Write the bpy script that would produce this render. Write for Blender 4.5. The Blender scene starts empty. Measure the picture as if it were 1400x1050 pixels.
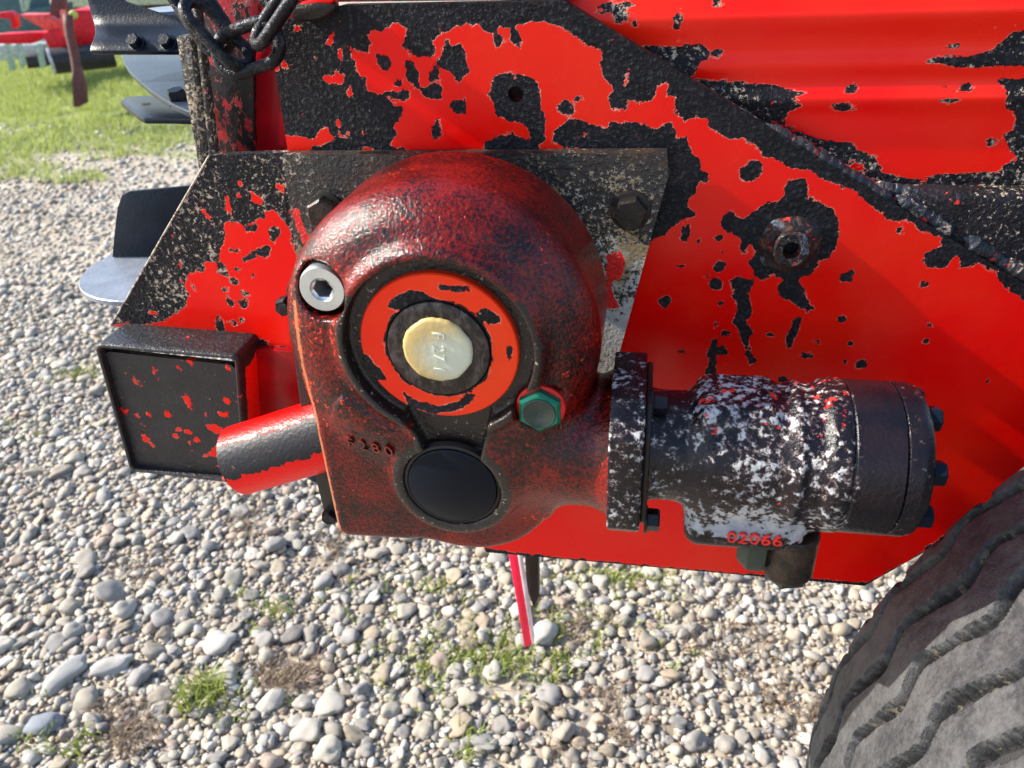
import bpy, bmesh, math, random
import numpy as np
from math import radians, sin, cos, pi, sqrt
from mathutils import Vector, Matrix, noise as mnoise
random.seed(7); rng = np.random.default_rng(7)
SC = bpy.context.scene
COL = SC.collection

# ------------------------------------------------------------------ camera
FPX, CX, CY = 1050.0, 700.0, 525.0
yaw, pitch, roll = radians(11), radians(31.5), radians(3)
W_ = np.array([-sin(yaw)*cos(pitch), cos(yaw)*cos(pitch), -sin(pitch)])
r0 = np.array([cos(yaw), sin(yaw), 0.0]); u0 = np.cross(r0, W_)
R_ = r0*cos(roll)-u0*sin(roll); U_ = u0*cos(roll)+r0*sin(roll)
CAM = np.array([0.0, -0.53, 0.0])
GZ = -1.2                                  # ground height
cd = bpy.data.cameras.new('camera'); cam = bpy.data.objects.new('camera', cd); COL.objects.link(cam)
M = Matrix(((R_[0], U_[0], -W_[0], CAM[0]), (R_[1], U_[1], -W_[1], CAM[1]), (R_[2], U_[2], -W_[2], CAM[2]), (0, 0, 0, 1)))
cam.matrix_world = M
cd.sensor_width = 36; cd.lens = 36*FPX/1400; cd.clip_start = 0.02; cd.clip_end = 400
cd.dof.use_dof = True; cd.dof.focus_distance = 0.56; cd.dof.aperture_fstop = 11.0
SC.camera = cam
# ------------------------------------------------------------------ sky, sun, exposure
SUN = Vector((-0.80, -0.045, 0.56)).normalized()
w = bpy.data.worlds.new('World'); SC.world = w; w.use_nodes = True
nt = w.node_tree; bg = nt.nodes['Background']
sky = nt.nodes.new('ShaderNodeTexSky'); sky.sky_type = 'NISHITA'; sky.sun_disc = False
sky.sun_elevation = math.asin(SUN.z); sky.sun_rotation = math.atan2(SUN.x, SUN.y)
sky.air_density = 1.0; sky.dust_density = 1.0
nt.links.new(sky.outputs[0], bg.inputs[0]); bg.inputs[1].default_value = 0.145
sl = bpy.data.lights.new('sun', 'SUN'); sl.energy = 4.7; sl.angle = radians(0.5); sl.color = (1, .93, .82)
so = bpy.data.objects.new('sun', sl); COL.objects.link(so); so.rotation_euler = SUN.to_track_quat('Z', 'Y').to_euler()
SC.view_settings.view_transform = 'Standard'; SC.view_settings.look = 'None'
SC.view_settings.gamma = 1; SC.view_settings.use_curve_mapping = False
SC.view_settings.exposure = 1.26
SC.cycles.use_denoising = True
SC.cycles.max_bounces = 6

# ------------------------------------------------------------------ helpers
def at(px, py, Y):
    d = W_ + R_*(px-CX)/FPX - U_*(py-CY)/FPX
    return CAM + d*((Y-CAM[1])/d[1])
def atz(px, py, Z=GZ):
    d = W_ + R_*(px-CX)/FPX - U_*(py-CY)/FPX
    return CAM + d*((Z-CAM[2])/d[2])
def atx(px, py, X):
    d = W_ + R_*(px-CX)/FPX - U_*(py-CY)/FPX
    return CAM + d*((X-CAM[0])/d[0])
def proj(P):
    d = np.asarray(P)-CAM; z = d@W_
    return CX+FPX*(d@R_)/z, CY-FPX*(d@U_)/z, z
def zm(ox, oy, s, pts):                     # points read in an enlarged crop
    return [(ox+s*u, oy+s*v) for u, v in pts]
def tag(o, label=None, cat=None, group=None, kind=None):
    if label: o['label'] = label
    if cat: o['category'] = cat
    if group: o['group'] = group
    if kind: o['kind'] = kind
    return o
def empty(name, loc, parent=None):
    o = bpy.data.objects.new(name, None); COL.objects.link(o); o.location = loc; o.empty_display_size = .05
    if parent: o.parent = parent; o.matrix_parent_inverse = parent_world_inv(parent)
    return o
def parent_world_inv(p):
    return world(p).inverted()
def world(o):
    m = Matrix.LocRotScale(o.location, o.rotation_euler, o.scale)
    if o.parent: m = world(o.parent) @ o.matrix_parent_inverse @ m
    return m
def link(name, me, mat, parent=None, smooth=False, angle=None):
    o = bpy.data.objects.new(name, me); COL.objects.link(o)
    if mat: me.materials.append(mat)
    if parent is not None:
        o.parent = parent; o.matrix_parent_inverse = parent_world_inv(parent)
    if smooth or angle:
        me.polygons.foreach_set('use_smooth', np.ones(len(me.polygons), bool))
    if angle:
        try: me.set_sharp_from_angle(angle=radians(angle))
        except Exception: pass
    return o
def from_bm(name, bm, mat, parent=None, smooth=False, angle=None):
    bmesh.ops.recalc_face_normals(bm, faces=bm.faces)
    me = bpy.data.meshes.new(name); bm.to_mesh(me); bm.free()
    return link(name, me, mat, parent, smooth, angle)
def npmesh(name, V, F):
    me = bpy.data.meshes.new(name)
    V = np.asarray(V, np.float32); F = np.asarray(F, np.int32); k = F.shape[1]
    me.vertices.add(len(V)); me.vertices.foreach_set('co', V.ravel())
    me.loops.add(F.size); me.loops.foreach_set('vertex_index', F.ravel())
    me.polygons.add(len(F)); me.polygons.foreach_set('loop_start', np.arange(0, F.size, k, dtype=np.int32))
    me.update(calc_edges=True); return me
def attr(me, name, vals):
    a = me.attributes.new(name, 'FLOAT', 'POINT'); a.data.foreach_set('value', np.asarray(vals, np.float32))
def frame(axis):
    a = Vector(axis).normalized(); q = Vector((0, 0, 1)).rotation_difference(a)
    return q.to_matrix()
def lathe_bm(bm, prof, origin, axis, seg=64, closed_ends=True):
    m = frame(axis); o = Vector(origin); rings = []
    for r, t in prof:
        if r < 1e-6: rings.append([bm.verts.new(o+m@Vector((0, 0, t)))])
        else: rings.append([bm.verts.new(o+m@Vector((r*cos(2*pi*k/seg), r*sin(2*pi*k/seg), t))) for k in range(seg)])
    for A, B in zip(rings, rings[1:]):
        for k in range(seg):
            k2 = (k+1) % seg
            vs = [A[k % len(A)], A[k2 % len(A)], B[k2 % len(B)], B[k % len(B)]]
            vs2 = []
            for v in vs:
                if v not in vs2: vs2.append(v)
            if len(vs2) > 2:
                try: bm.faces.new(vs2)
                except ValueError: pass
    return rings
def lathe(name, prof, origin, axis, mat, parent=None, seg=64, angle=35):
    bm = bmesh.new(); lathe_bm(bm, prof, origin, axis, seg); return from_bm(name, bm, mat, parent, angle=angle)
def hexbolt_bm(bm, origin, axis, r, h, washer=0, rot=0.0):
    m = frame(axis); o = Vector(origin)
    if washer: lathe_bm(bm, [(0, 0), (washer, 0), (washer, h*.2), (washer*.9, h*.26), (0, h*.26)], origin, axis, 32); o = o+m@Vector((0, 0, h*.25))
    def ring(rr, t): return [bm.verts.new(o+m@Vector((rr*cos(rot+k*pi/3), rr*sin(rot+k*pi/3), t))) for k in range(6)]
    A, B, C_ = ring(r, 0), ring(r, h*.82), ring(r*.86, h)
    for P, Q in ((A, B), (B, C_)):
        for k in range(6): bm.faces.new((P[k], P[(k+1) % 6], Q[(k+1) % 6], Q[k]))
    bm.faces.new(C_)
def box_bm(bm, c, size, rot=None, bevel=0.0):
    r = bmesh.ops.create_cube(bm, size=1); vs = r['verts']
    m = Matrix.Diagonal((*size, 1))
    if rot is not None: m = rot.to_4x4() @ m
    m = Matrix.Translation(c) @ m
    bmesh.ops.transform(bm, matrix=m, verts=vs)
    if bevel:
        es = list({e for v in vs for e in v.link_edges})
        bmesh.ops.bevel(bm, geom=es, offset=bevel, segments=2, profile=.5, affect='EDGES')
def prism(name, pts3, ext, mat, parent=None, bevel=.0012, angle=40, segs=2):
    """solid from a closed outline of 3-D points pushed along ext"""
    bm = bmesh.new(); vs = [bm.verts.new(Vector(p)) for p in pts3]; f = bm.faces.new(vs)
    r = bmesh.ops.extrude_face_region(bm, geom=[f]); nv = [g for g in r['geom'] if isinstance(g, bmesh.types.BMVert)]
    bmesh.ops.translate(bm, vec=Vector(ext), verts=nv)
    if bevel: bmesh.ops.bevel(bm, geom=list(bm.edges), offset=bevel, segments=segs, profile=.5, affect='EDGES', clamp_overlap=True)
    return from_bm(name, bm, mat, parent, angle=angle)
def tube_bm(bm, pts, rad, seg=12, closed=False, rf=None):
    P = [Vector(p) for p in pts]; n = len(P); rings = []; up = None
    for i in range(n):
        a = P[(i-1) % n] if (closed or i > 0) else P[i]; b = P[(i+1) % n] if (closed or i < n-1) else P[i]
        t = (b-a).normalized()
        if up is None: up = t.orthogonal().normalized()
        up = (up-t*up.dot(t)).normalized(); s = t.cross(up); rr = rad if rf is None else rad*rf(i/(n-1 or 1))
        rings.append([bm.verts.new(P[i]+(up*cos(2*pi*k/seg)+s*sin(2*pi*k/seg))*rr) for k in range(seg)])
    for i in range(n if closed else n-1):
        A, B = rings[i], rings[(i+1) % n]; off = 0
        if closed and i == n-1:
            off = min(range(seg), key=lambda o: (A[0].co-B[o].co).length)
        for k in range(seg): bm.faces.new((A[k], A[(k+1) % seg], B[(k+1+off) % seg], B[(k+off) % seg]))
    if not closed: bm.faces.new(rings[0][::-1]); bm.faces.new(rings[-1])

# 2-D signed distances (negative inside)
def sd_poly(X, Z, P):
    P = np.asarray(P, float); d = np.full(X.shape, 1e9); ins = np.zeros(X.shape, bool)
    for i in range(len(P)):
        ax, az = P[i]; bx, bz = P[(i+1) % len(P)]
        ex, ez = bx-ax, bz-az; wx, wz = X-ax, Z-az
        t = np.clip((wx*ex+wz*ez)/(ex*ex+ez*ez+1e-12), 0, 1)
        d = np.minimum(d, (wx-ex*t)**2+(wz-ez*t)**2)
        c = ((az > Z) != (bz > Z)) & (X < (bx-ax)*(Z-az)/(bz-az+1e-15)+ax); ins ^= c
    d = np.sqrt(d); return np.where(ins, -d, d)
def sd_ell(X, Z, cx, cz, rx, rz):
    k = np.sqrt(((X-cx)/rx)**2+((Z-cz)/rz)**2); return (k-1)*min(rx, rz)
def pl(pts, Y): return [tuple(at(x, y, Y)[[0, 2]]) for x, y in pts]
def chip_field(X, Z, Y, base, layers):
    """positive = bare/old black, in metres; layers painted in order on the plane Y"""
    v = np.full(X.shape, float(base))
    for kind, shape in layers:
        if len(shape) == 4 and not isinstance(shape[0], tuple):
            px, py, rx, ry = shape; c = at(px, py, Y); s = abs(at(px+10, py, Y)[0]-c[0])/10
            sd = sd_ell(X, Z, c[0], c[2], rx*s, ry*s*1.05)
        else: sd = sd_poly(X, Z, pl(shape, Y))
        v = np.maximum(v, -sd) if kind == 'k' else np.minimum(v, sd)
    return np.clip(v, -.02, .02)
def sheet(name, outline, Y, step, thick, mat, parent, base=-.02, layers=(), holes=(), yfun=None, extra=None):
    """flat steel plate in the plane Y with a fine grid that carries the wear field"""
    P = np.array(pl(outline, Y)); lo, hi = P.min(0), P.max(0)
    nx, nz = int((hi[0]-lo[0])/step)+2, int((hi[1]-lo[1])/step)+2
    bm = bmesh.new()
    xs = lo[0]+np.arange(nx)*step; zs = lo[1]+np.arange(nz)*step
    G = [[bm.verts.new((x, Y, z)) for z in zs] for x in xs]
    for i in range(nx-1):
        a, b = G[i], G[i+1]
        for j in range(nz-1): bm.faces.new((a[j], b[j], b[j+1], a[j+1]))
    area = sum(P[i][0]*P[(i+1) % len(P)][1]-P[(i+1) % len(P)][0]*P[i][1] for i in range(len(P)))
    if area < 0: P = P[::-1]
    for i in range(len(P)):
        a, b = P[i], P[(i+1) % len(P)]; n = Vector((b[1]-a[1], 0, -(b[0]-a[0])))
        if n.length < 1e-6: continue
        bmesh.ops.bisect_plane(bm, geom=bm.verts[:]+bm.edges[:]+bm.faces[:], plane_co=(a[0], Y, a[1]), plane_no=n.normalized(), clear_outer=True, dist=1e-6)
    for hx, hy, hr in holes:
        c = Vector(at(hx, hy, Y)); kill = [f for f in bm.faces if any((v.co-c).length < hr for v in f.verts)]
        edge = {v for f in kill for v in f.verts if (v.co-c).length >= hr}
        bmesh.ops.delete(bm, geom=kill, context='FACES')
        for v in edge:
            if v.is_valid: v.co = c+(v.co-c).normalized()*hr
    be = [e for e in bm.edges if len(e.link_faces) == 1]
    r = bmesh.ops.extrude_edge_only(bm, edges=be); nv = [g for g in r['geom'] if isinstance(g, bmesh.types.BMVert)]
    side = {f for v in nv for f in v.link_faces}
    for v in nv: v.co.y += thick
    bmesh.ops.recalc_face_normals(bm, faces=bm.faces[:])
    me = bpy.data.meshes.new(name); bm.to_mesh(me)
    bm.free()
    n = len(me.vertices); co = np.empty(n*3, np.float32); me.vertices.foreach_get('co', co); co = co.reshape(-1, 3)
    attr(me, 'chip', chip_field(co[:, 0], co[:, 2], Y, base, layers))
    if extra: attr(me, 'dens', extra(co[:, 0], co[:, 2]))
    if yfun is not None: co[:, 1] += yfun(co[:, 0], co[:, 2]); me.vertices.foreach_set('co', co.ravel()); me.update()
    # normal of front must face -Y
    f0 = me.polygons[0]
    if f0.normal.y > .5: me.flip_normals()
    return link(name, me, mat, parent, angle=30)

def surface_nets(f, lo, h):
    """mesh of the zero surface of a sampled field (negative inside)"""
    nx, ny, nz = f.shape; s = f < 0
    c = s[:-1, :-1, :-1].astype(np.int8)
    for dx, dy, dz in ((1,0,0),(0,1,0),(0,0,1),(1,1,0),(1,0,1),(0,1,1),(1,1,1)):
        c = c+s[dx:nx-1+dx, dy:ny-1+dy, dz:nz-1+dz]
    act = (c > 0) & (c < 8); idx = np.full(act.shape, -1, np.int64); ii = np.argwhere(act); idx[act] = np.arange(len(ii))
    acc = np.zeros((len(ii), 3)); cnt = np.zeros(len(ii)); corners = [(a, b, d) for a in (0, 1) for b in (0, 1) for d in (0, 1)]
    val = {k: f[ii[:, 0]+k[0], ii[:, 1]+k[1], ii[:, 2]+k[2]] for k in corners}
    for k in corners:
        for ax in range(3):
            if k[ax]: continue
            k2 = list(k); k2[ax] = 1; k2 = tuple(k2); a, b = val[k], val[k2]; m = (a < 0) != (b < 0)
            t = np.where(m, a/(a-b+1e-20), 0); p = np.tile(np.array(k, float), (len(ii), 1)); p[:, ax] = t
            acc[m] += p[m]; cnt[m] += 1
    V = (ii+acc/cnt[:, None])*h+lo
    F = []
    for ax in range(3):
        a1, a2 = [(1, 2), (2, 0), (0, 1)][ax]
        sl0 = [slice(1, -1)]*3; sl0[ax] = slice(0, -1); sl1 = list(sl0); sl1[ax] = slice(1, None)
        m = s[tuple(sl0)] != s[tuple(sl1)]; e = np.argwhere(m); e[:, a1] += 1; e[:, a2] += 1
        pos = s[e[:, 0], e[:, 1], e[:, 2]]
        def cell(d1, d2):
            q = e.copy(); q[:, a1] -= d1; q[:, a2] -= d2; return idx[q[:, 0], q[:, 1], q[:, 2]]
        quad = np.stack([cell(1, 1), cell(0, 1), cell(0, 0), cell(1, 0)], 1); quad[~pos] = quad[~pos][:, ::-1]; F.append(quad)
    F = np.concatenate(F); F = F[(F >= 0).all(1)]; return V, F
def smin(a, b, k):
    h = np.clip(.5+.5*(b-a)/k, 0, 1); return b*(1-h)+a*h-k*h*(1-h)
def smax(a, b, k): return -smin(-a, -b, k)
def ext(d2, y, y0, y1, R):                  # rounded extrusion of a 2-D field between y0<y1
    R_r = R; wy = np.abs(y-(y0+y1)/2)-(y1-y0)/2+R_r; wx = d2+R_r
    return np.minimum(np.maximum(wx, wy), 0)+np.sqrt(np.maximum(wx, 0)**2+np.maximum(wy, 0)**2)-R_r

# ------------------------------------------------------------------ materials
class NT:
    def __init__(s, name):
        s.m = bpy.data.materials.new(name); s.m.use_nodes = True; s.t = s.m.node_tree; s.b = s.t.nodes['Principled BSDF']
    def n(s, typ, **kw):
        nd = s.t.nodes.new(typ)
        for k, v in kw.items(): setattr(nd, k, v)
        return nd
    def set(s, sock, v):
        if isinstance(v, bpy.types.NodeSocket): s.t.links.new(v, sock)
        else: sock.default_value = v
    def noise(s, scale, detail=4, rough=.6, vec=None, dist=0.0, lac=2.0):
        nd = s.n('ShaderNodeTexNoise'); nd.inputs['Scale'].default_value = scale; nd.inputs['Detail'].default_value = detail
        nd.inputs['Roughness'].default_value = rough; nd.inputs['Distortion'].default_value = dist
        s.set(nd.inputs['Vector'], vec if vec is not None else s.coord()); return nd.outputs['Fac']
    def coord(s, scale=None):
        if not hasattr(s, '_c'): s._c = s.n('ShaderNodeTexCoord').outputs['Object']
        if scale is None: return s._c
        mp = s.n('ShaderNodeMapping'); s.set(mp.inputs[0], s._c); mp.inputs['Scale'].default_value = scale; return mp.outputs[0]
    def math(s, op, a, b=0.0, c=None, clamp=False):
        nd = s.n('ShaderNodeMath', operation=op, use_clamp=clamp); s.set(nd.inputs[0], a); s.set(nd.inputs[1], b)
        if c is not None: s.set(nd.inputs[2], c)
        return nd.outputs[0]
    def ramp(s, x, a, b, smooth=True):       # 0 below a, 1 above b
        nd = s.n('ShaderNodeMapRange'); nd.clamp = True
        if smooth: nd.interpolation_type = 'SMOOTHSTEP'
        s.set(nd.inputs[0], x); nd.inputs[1].default_value = a; nd.inputs[2].default_value = b; return nd.outputs[0]
    def mix(s, f, a, b):
        nd = s.n('ShaderNodeMix', data_type='RGBA'); s.set(nd.inputs[0], f)
        for i, v in ((6, a), (7, b)):
            if isinstance(v, tuple) and len(v) == 3: v = (*v, 1)
            s.set(nd.inputs[i], v)
        return nd.outputs[2]
    def mixf(s, f, a, b):
        nd = s.n('ShaderNodeMix', data_type='FLOAT'); s.set(nd.inputs[0], f); s.set(nd.inputs[2], a); s.set(nd.inputs[3], b); return nd.outputs[0]
    def att(s, name): nd = s.n('ShaderNodeAttribute', attribute_name=name); return nd.outputs['Fac']
    def bump(s, h, dist, strength=1.0):
        nd = s.n('ShaderNodeBump'); s.set(nd.inputs['Height'], h); nd.inputs['Distance'].default_value = dist; nd.inputs['Strength'].default_value = strength
        s.t.links.new(nd.outputs[0], s.b.inputs['Normal']); return nd
    def col(s, v): s.set(s.b.inputs['Base Color'], (*v, 1) if isinstance(v, tuple) and len(v) == 3 else v)
    def rough(s, v): s.set(s.b.inputs['Roughness'], v)
    def p(s, k, v): s.set(s.b.inputs[k], v)

RED = (.84, .0015, .0006); BLACK = (.008, .0075, .009)
def chipped(name, red=RED, black=BLACK, amp=.0045, speck=0.0, cream_in_black=0.0, grain=1.0, streak=None, bspec=.12):
    """gloss red paint over rough old black paint, driven by the sheet's wear field"""
    N = NT(name); ch = N.att('chip')
    n1 = N.noise(95, 6, .62, N.coord(streak) if streak else None, dist=.4); n2 = N.noise(420, 3, .6)
    v = N.math('ADD', ch, N.math('MULTIPLY', N.math('SUBTRACT', n1, .5), amp*2.6))
    v = N.math('ADD', v, N.math('MULTIPLY', N.math('SUBTRACT', n2, .5), amp*.8))
    bl = N.ramp(v, -.00012, .00012)
    rim = N.math('MULTIPLY', N.math('MULTIPLY', N.ramp(v, -.0009, -.0002), N.ramp(N.noise(55, 4, .7), .42, .62)), N.math('SUBTRACT', 1, bl))
    # faint tone changes of the red
    tone = N.noise(9, 3, .5); redc = N.mix(N.ramp(tone, .35, .7), red, (red[0], red[1]*2+.012, red[2]+.003))
    rc = N.mix(N.math('MULTIPLY', rim, .75), redc, (.85, .30, .22))
    bn = N.noise(60, 4, .6); bc = N.mix(N.ramp(bn, .35, .7), black, (black[0]*1.9, black[1]*1.8, black[2]*1.9))
    # primer specks that show through the black
    sn = N.noise(280, 6, .75, dist=.1); sp = N.ramp(sn, .66, .70) if not cream_in_black else N.ramp(N.math('ADD', sn, N.math('MULTIPLY', N.math('SUBTRACT', N.noise(22, 3, .6), .5), .35)), .60-cream_in_black*.1, .64-cream_in_black*.1)
    bc = N.mix(N.math('MULTIPLY', sp, .85), bc, (.50, .40, .30))
    big = N.ramp(N.noise(75, 5, .65), .665, .675)
    bc = N.mix(big, bc, (.62, .03, .02))
    q = N.n('ShaderNodeMapping'); N.set(q.inputs[0], N.coord()); q.inputs['Rotation'].default_value = (0, .9, 0); q.inputs['Scale'].default_value = (1, 1, .05)
    scr = N.math('MULTIPLY', N.ramp(N.noise(330, 2, .5, q.outputs[0]), .735, .76), N.ramp(N.noise(14, 3, .6), .52, .60)); rc = N.mix(N.math('MULTIPLY', scr, .6), rc, (.80, .30, .20))
    N.col(N.mix(bl, rc, bc))
    gr = N.noise(330, 3, .55)
    gr2 = N.noise(800, 2, .5)
    N.rough(N.mixf(bl, N.mixf(N.ramp(N.noise(30, 4, .6), .4, .7), .22, .34), N.mixf(N.ramp(gr, .4, .65), .38, .55)))
    h = N.math('ADD', N.math('MULTIPLY', N.math('MULTIPLY', N.math('ADD', gr, N.math('MULTIPLY', gr2, .35)), bl), 1.5*grain), N.math('MULTIPLY', N.math('SUBTRACT', 1, N.ramp(v, -.0003, .0003)), 1.2))
    h = N.math('ADD', h, N.math('MULTIPLY', N.math('MULTIPLY', N.noise(120, 3, .5), N.math('SUBTRACT', 1, bl)), .12))
    N.bump(h, .0009)
    N.p('Specular IOR Level', N.mixf(bl, .22, N.mixf(N.ramp(gr, .5, .7), bspec, .5))); return N.m
def mottled(name, c1, c2, c3=None, sc=160, lo=.45, hi=.6, lo3=.62, hi3=.66, rough=(.2, .4), bump=.0004, bscale=500, metal=0.0, c4=None, lo4=.68, big=14, bigamp=.25, streak=None, dist=.4):
    N = NT(name); v = N.coord(streak) if streak else None
    bn = N.math('MULTIPLY', N.math('SUBTRACT', N.noise(big, 3, .6), .5), bigamp*2)
    a = N.math('ADD', N.noise(sc, 6, .68, v, dist=dist), bn); f = N.ramp(a, lo, hi); c = N.mix(f, c1, c2)
    hsum = f
    if c3:
        q = N.n('ShaderNodeMapping'); N.set(q.inputs[0], N.coord()); q.inputs[1].default_value = (3.1, 1.7, 5.3)
        a3 = N.math('ADD', N.noise(sc*.8, 6, .66, q.outputs[0], dist=.7), N.math('MULTIPLY', N.math('SUBTRACT', N.noise(big*1.6, 3, .6, q.outputs[0]), .5), bigamp*1.6))
        g = N.ramp(a3, lo3, hi3); c = N.mix(g, c, c3); hsum = N.math('ADD', f, g)
    if c4:
        q = N.n('ShaderNodeMapping'); N.set(q.inputs[0], N.coord()); q.inputs[1].default_value = (-7.1, 2.9, 1.3)
        g4 = N.ramp(N.noise(sc*.5, 5, .6, q.outputs[0], dist=.5), lo4, lo4+.01); c = N.mix(g4, c, c4)
    N.col(c); gr = N.noise(bscale, 3, .55); N.p('Specular IOR Level', .3)
    N.rough(N.mixf(N.ramp(gr, .35, .65), rough[0], rough[1])); N.p('Metallic', metal)
    N.bump(N.math('ADD', gr, N.math('MULTIPLY', hsum, .5)), bump); return N.m
def plain(name, c, rough=.4, metal=0.0, bump=0.0, bscale=300, var=.25, coat=0.0, spec=.3):
    N = NT(name); N.p('Specular IOR Level', spec); n = N.noise(40, 5, .6); N.col(N.mix(N.ramp(n, .3, .7), tuple(x*(1-var) for x in c), tuple(min(1, x*(1+var)) for x in c)))
    g = N.noise(bscale, 3, .6); N.rough(N.math('ADD', rough-.08, N.math('MULTIPLY', g, .16))); N.p('Metallic', metal)
    if coat: N.p('Coat Weight', coat)
    if bump: N.bump(g, bump)
    return N.m
M_plate = chipped('red_over_black_paint')
M_gusset = chipped('red_over_black_worn', cream_in_black=.35)
M_wall = chipped('red_wall_paint', amp=.004, cream_in_black=.3, streak=(.45, 1, 1.6))
M_box = chipped('black_beam_paint', cream_in_black=.0, grain=.6, amp=.006, bspec=.45)
M_mount = mottled('speckled_steel', (.018, .014, .012), (.035, .022, .014), (.55, .48, .38), sc=230, lo3=.62, hi3=.66, bump=.0010, bscale=350, rough=(.35, .6), c4=(.20, .10, .03), lo4=.66, big=16, bigamp=.5)
M_post = mottled('rusty_cream_black', (.02, .018, .02), (.03, .024, .022), (.42, .33, .22), sc=330, lo3=.49, hi3=.53, bump=.0014, bscale=260, rough=(.35, .6), c4=(.45, .02, .01), lo4=.70, big=10, bigamp=.35)
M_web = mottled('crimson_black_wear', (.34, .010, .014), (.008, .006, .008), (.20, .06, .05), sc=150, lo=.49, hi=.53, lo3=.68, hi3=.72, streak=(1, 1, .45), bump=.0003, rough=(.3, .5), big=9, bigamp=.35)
M_gear = None
def gear_mat():
    N = NT('oxblood_cast_paint'); f = N.noise(420, 6, .8, dist=.1); g = N.noise(20, 4, .6)
    f = N.math('ADD', f, N.math('MULTIPLY', N.math('SUBTRACT', g, .5), .55))
    c = N.mix(N.ramp(f, .40, .62), (.005, .0018, .0014), (.19, .0045, .0015))
    s = N.ramp(N.math('ADD', N.noise(300, 5, .75, dist=.15), N.math('MULTIPLY', N.math('SUBTRACT', N.noise(24, 3, .6), .5), .6)), .67, .69); c = N.mix(s, c, (.75, .05, .015))
    s2 = N.ramp(N.noise(520, 3, .7), .73, .76); c = N.mix(N.math('MULTIPLY', s2, .7), c, (.5, .32, .26))
    ch = N.att('chip'); v = N.math('ADD', ch, N.math('MULTIPLY', N.math('SUBTRACT', N.noise(140, 5, .65), .5), .008)); bl = N.ramp(v, -.0006, .0006)
    c = N.mix(bl, c, N.mix(N.ramp(N.noise(300, 5, .7), .63, .66), (.018, .013, .011), (.45, .34, .26)))
    lit_rim = N.math('ADD', N.att('edge'), N.math('MULTIPLY', N.math('SUBTRACT', N.noise(130, 5, .7), .5), 1.1)); c = N.mix(N.math('MULTIPLY', N.ramp(lit_rim, .45, .75), .8), c, (.42, .13, .045))  # sunlit left rim painted in as orange-tan, broken up like wear
    N.col(c); gr = N.noise(480, 4, .6); N.rough(N.mixf(N.ramp(gr, .35, .7), .26, .42)); N.p('Specular IOR Level', .10); N.p('Coat Weight', .50); N.p('Coat Roughness', .10)
    N.bump(N.math('ADD', gr, N.math('MULTIPLY', N.noise(120, 3, .5), .7)), .0010, .7); N.t.links.new(N.b.inputs['Normal'].links[0].from_socket, N.b.inputs['Coat Normal']); return N.m
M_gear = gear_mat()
def motor_mat(name, dens, redlo=.70):
    N = NT(name); fn = N.noise(200, 7, .70, dist=.15); bigc = N.noise(13, 3, .6)
    a = N.math('ADD', fn, N.math('MULTIPLY', N.math('SUBTRACT', bigc, .5), .55)); a = N.math('ADD', a, N.math('MULTIPLY', N.att('dens'), .22)); 
    c = N.mix(N.ramp(N.noise(35, 4, .6), .4, .65), (.005, .004, .007), (.012, .007, .009)); N.p('Specular IOR Level', .28)
    w0 = N.ramp(a, dens-.05, dens); c = N.mix(N.math('MULTIPLY', w0, .55), c, (.13, .085, .075)); w_ = N.ramp(a, dens, dens+.045); c = N.mix(w_, c, N.mix(N.ramp(N.noise(50, 4, .6), .4, .65), (.27, .29, .33), (.46, .45, .43)))
    q = N.n('ShaderNodeMapping'); N.set(q.inputs[0], N.coord()); q.inputs[1].default_value = (2.1, 7.7, 1.3)
    r_ = N.ramp(N.math('ADD', N.noise(130, 6, .68, q.outputs[0], dist=.15), N.math('MULTIPLY', N.att('redd'), .22)), redlo, redlo+.015)
    c = N.mix(r_, c, (.75, .03, .02)); N.col(c); gr = N.noise(380, 4, .6)
    N.rough(N.mixf(w_, N.mixf(gr, .16, .36), .55)); N.bump(N.math('ADD', gr, N.math('MULTIPLY', w_, .35)), .0008, .8); return N.m
M_motor = motor_mat('flaked_motor_paint', .665); M_motor2 = motor_mat('dark_motor_paint', .77, .78)
M_dark = plain('dark_oiled_steel', (.022, .018, .016), .35, .3, .0006, 500)
M_blackbore = plain('black_bore', (.012, .009, .008), .45, 0, .0005, 500)
M_seal = chipped('orange_red_seal_paint', red=(.80, .016, .003), amp=.003)
M_capb = NT('black_plastic_cap'); M_capb.col((.004, .006, .010)); M_capb.rough(.22); M_capb.p('Specular IOR Level', .12)
_s = M_capb.ramp(M_capb.noise(330, 3, .7), .75, .77); M_capb.col(M_capb.mix(_s, (.004, .006, .011), (.5, .06, .04))); M_capb = M_capb.m
def cream():
    N = NT('aged_cream_plastic'); d = N.noise(24, 3, .5); at_ = N.att('chip')
    c = N.mix(N.ramp(N.math('ADD', at_, N.math('MULTIPLY', N.math('SUBTRACT', d, .5), .9)), .35, 1.0), (.50, .50, .38), (.52, .37, .14))
    c = N.mix(N.ramp(N.noise(300, 3, .7), .72, .75), c, (.05, .04, .03)); N.col(c); N.rough(.38); N.p('Subsurface Weight', .25); N.p('Subsurface Scale', .003); N.p('Subsurface Radius', (.6, .5, .2))
    N.bump(N.noise(150, 3, .5), .0004); return N.m
M_cream = cream()
M_zinc = plain('zinc_plated_steel', (.55, .58, .58), .34, .85, .0001, 700, .1)
M_green = plain('green_anodised', (.012, .15, .085), .30, .5, 0, 300, .3)
M_greenface = plain('worn_dark_face', (.035, .045, .04), .38, .5, .0002, 300, .3)
M_blade = plain('satin_black_paint', (.005, .009, .017), .36, 0, .0003, 400, .2, spec=.12)
M_edge = plain('bare_steel_edge', (.5, .5, .5), .35, .7)
M_disc2 = plain('dark_flight', (.018, .026, .04), .38, 0, .0004, 300, .2, spec=.15)
M_disc = plain('grey_blue_disc', (.16, .18, .22), .38, .1, .0004, 300, .2)
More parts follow.
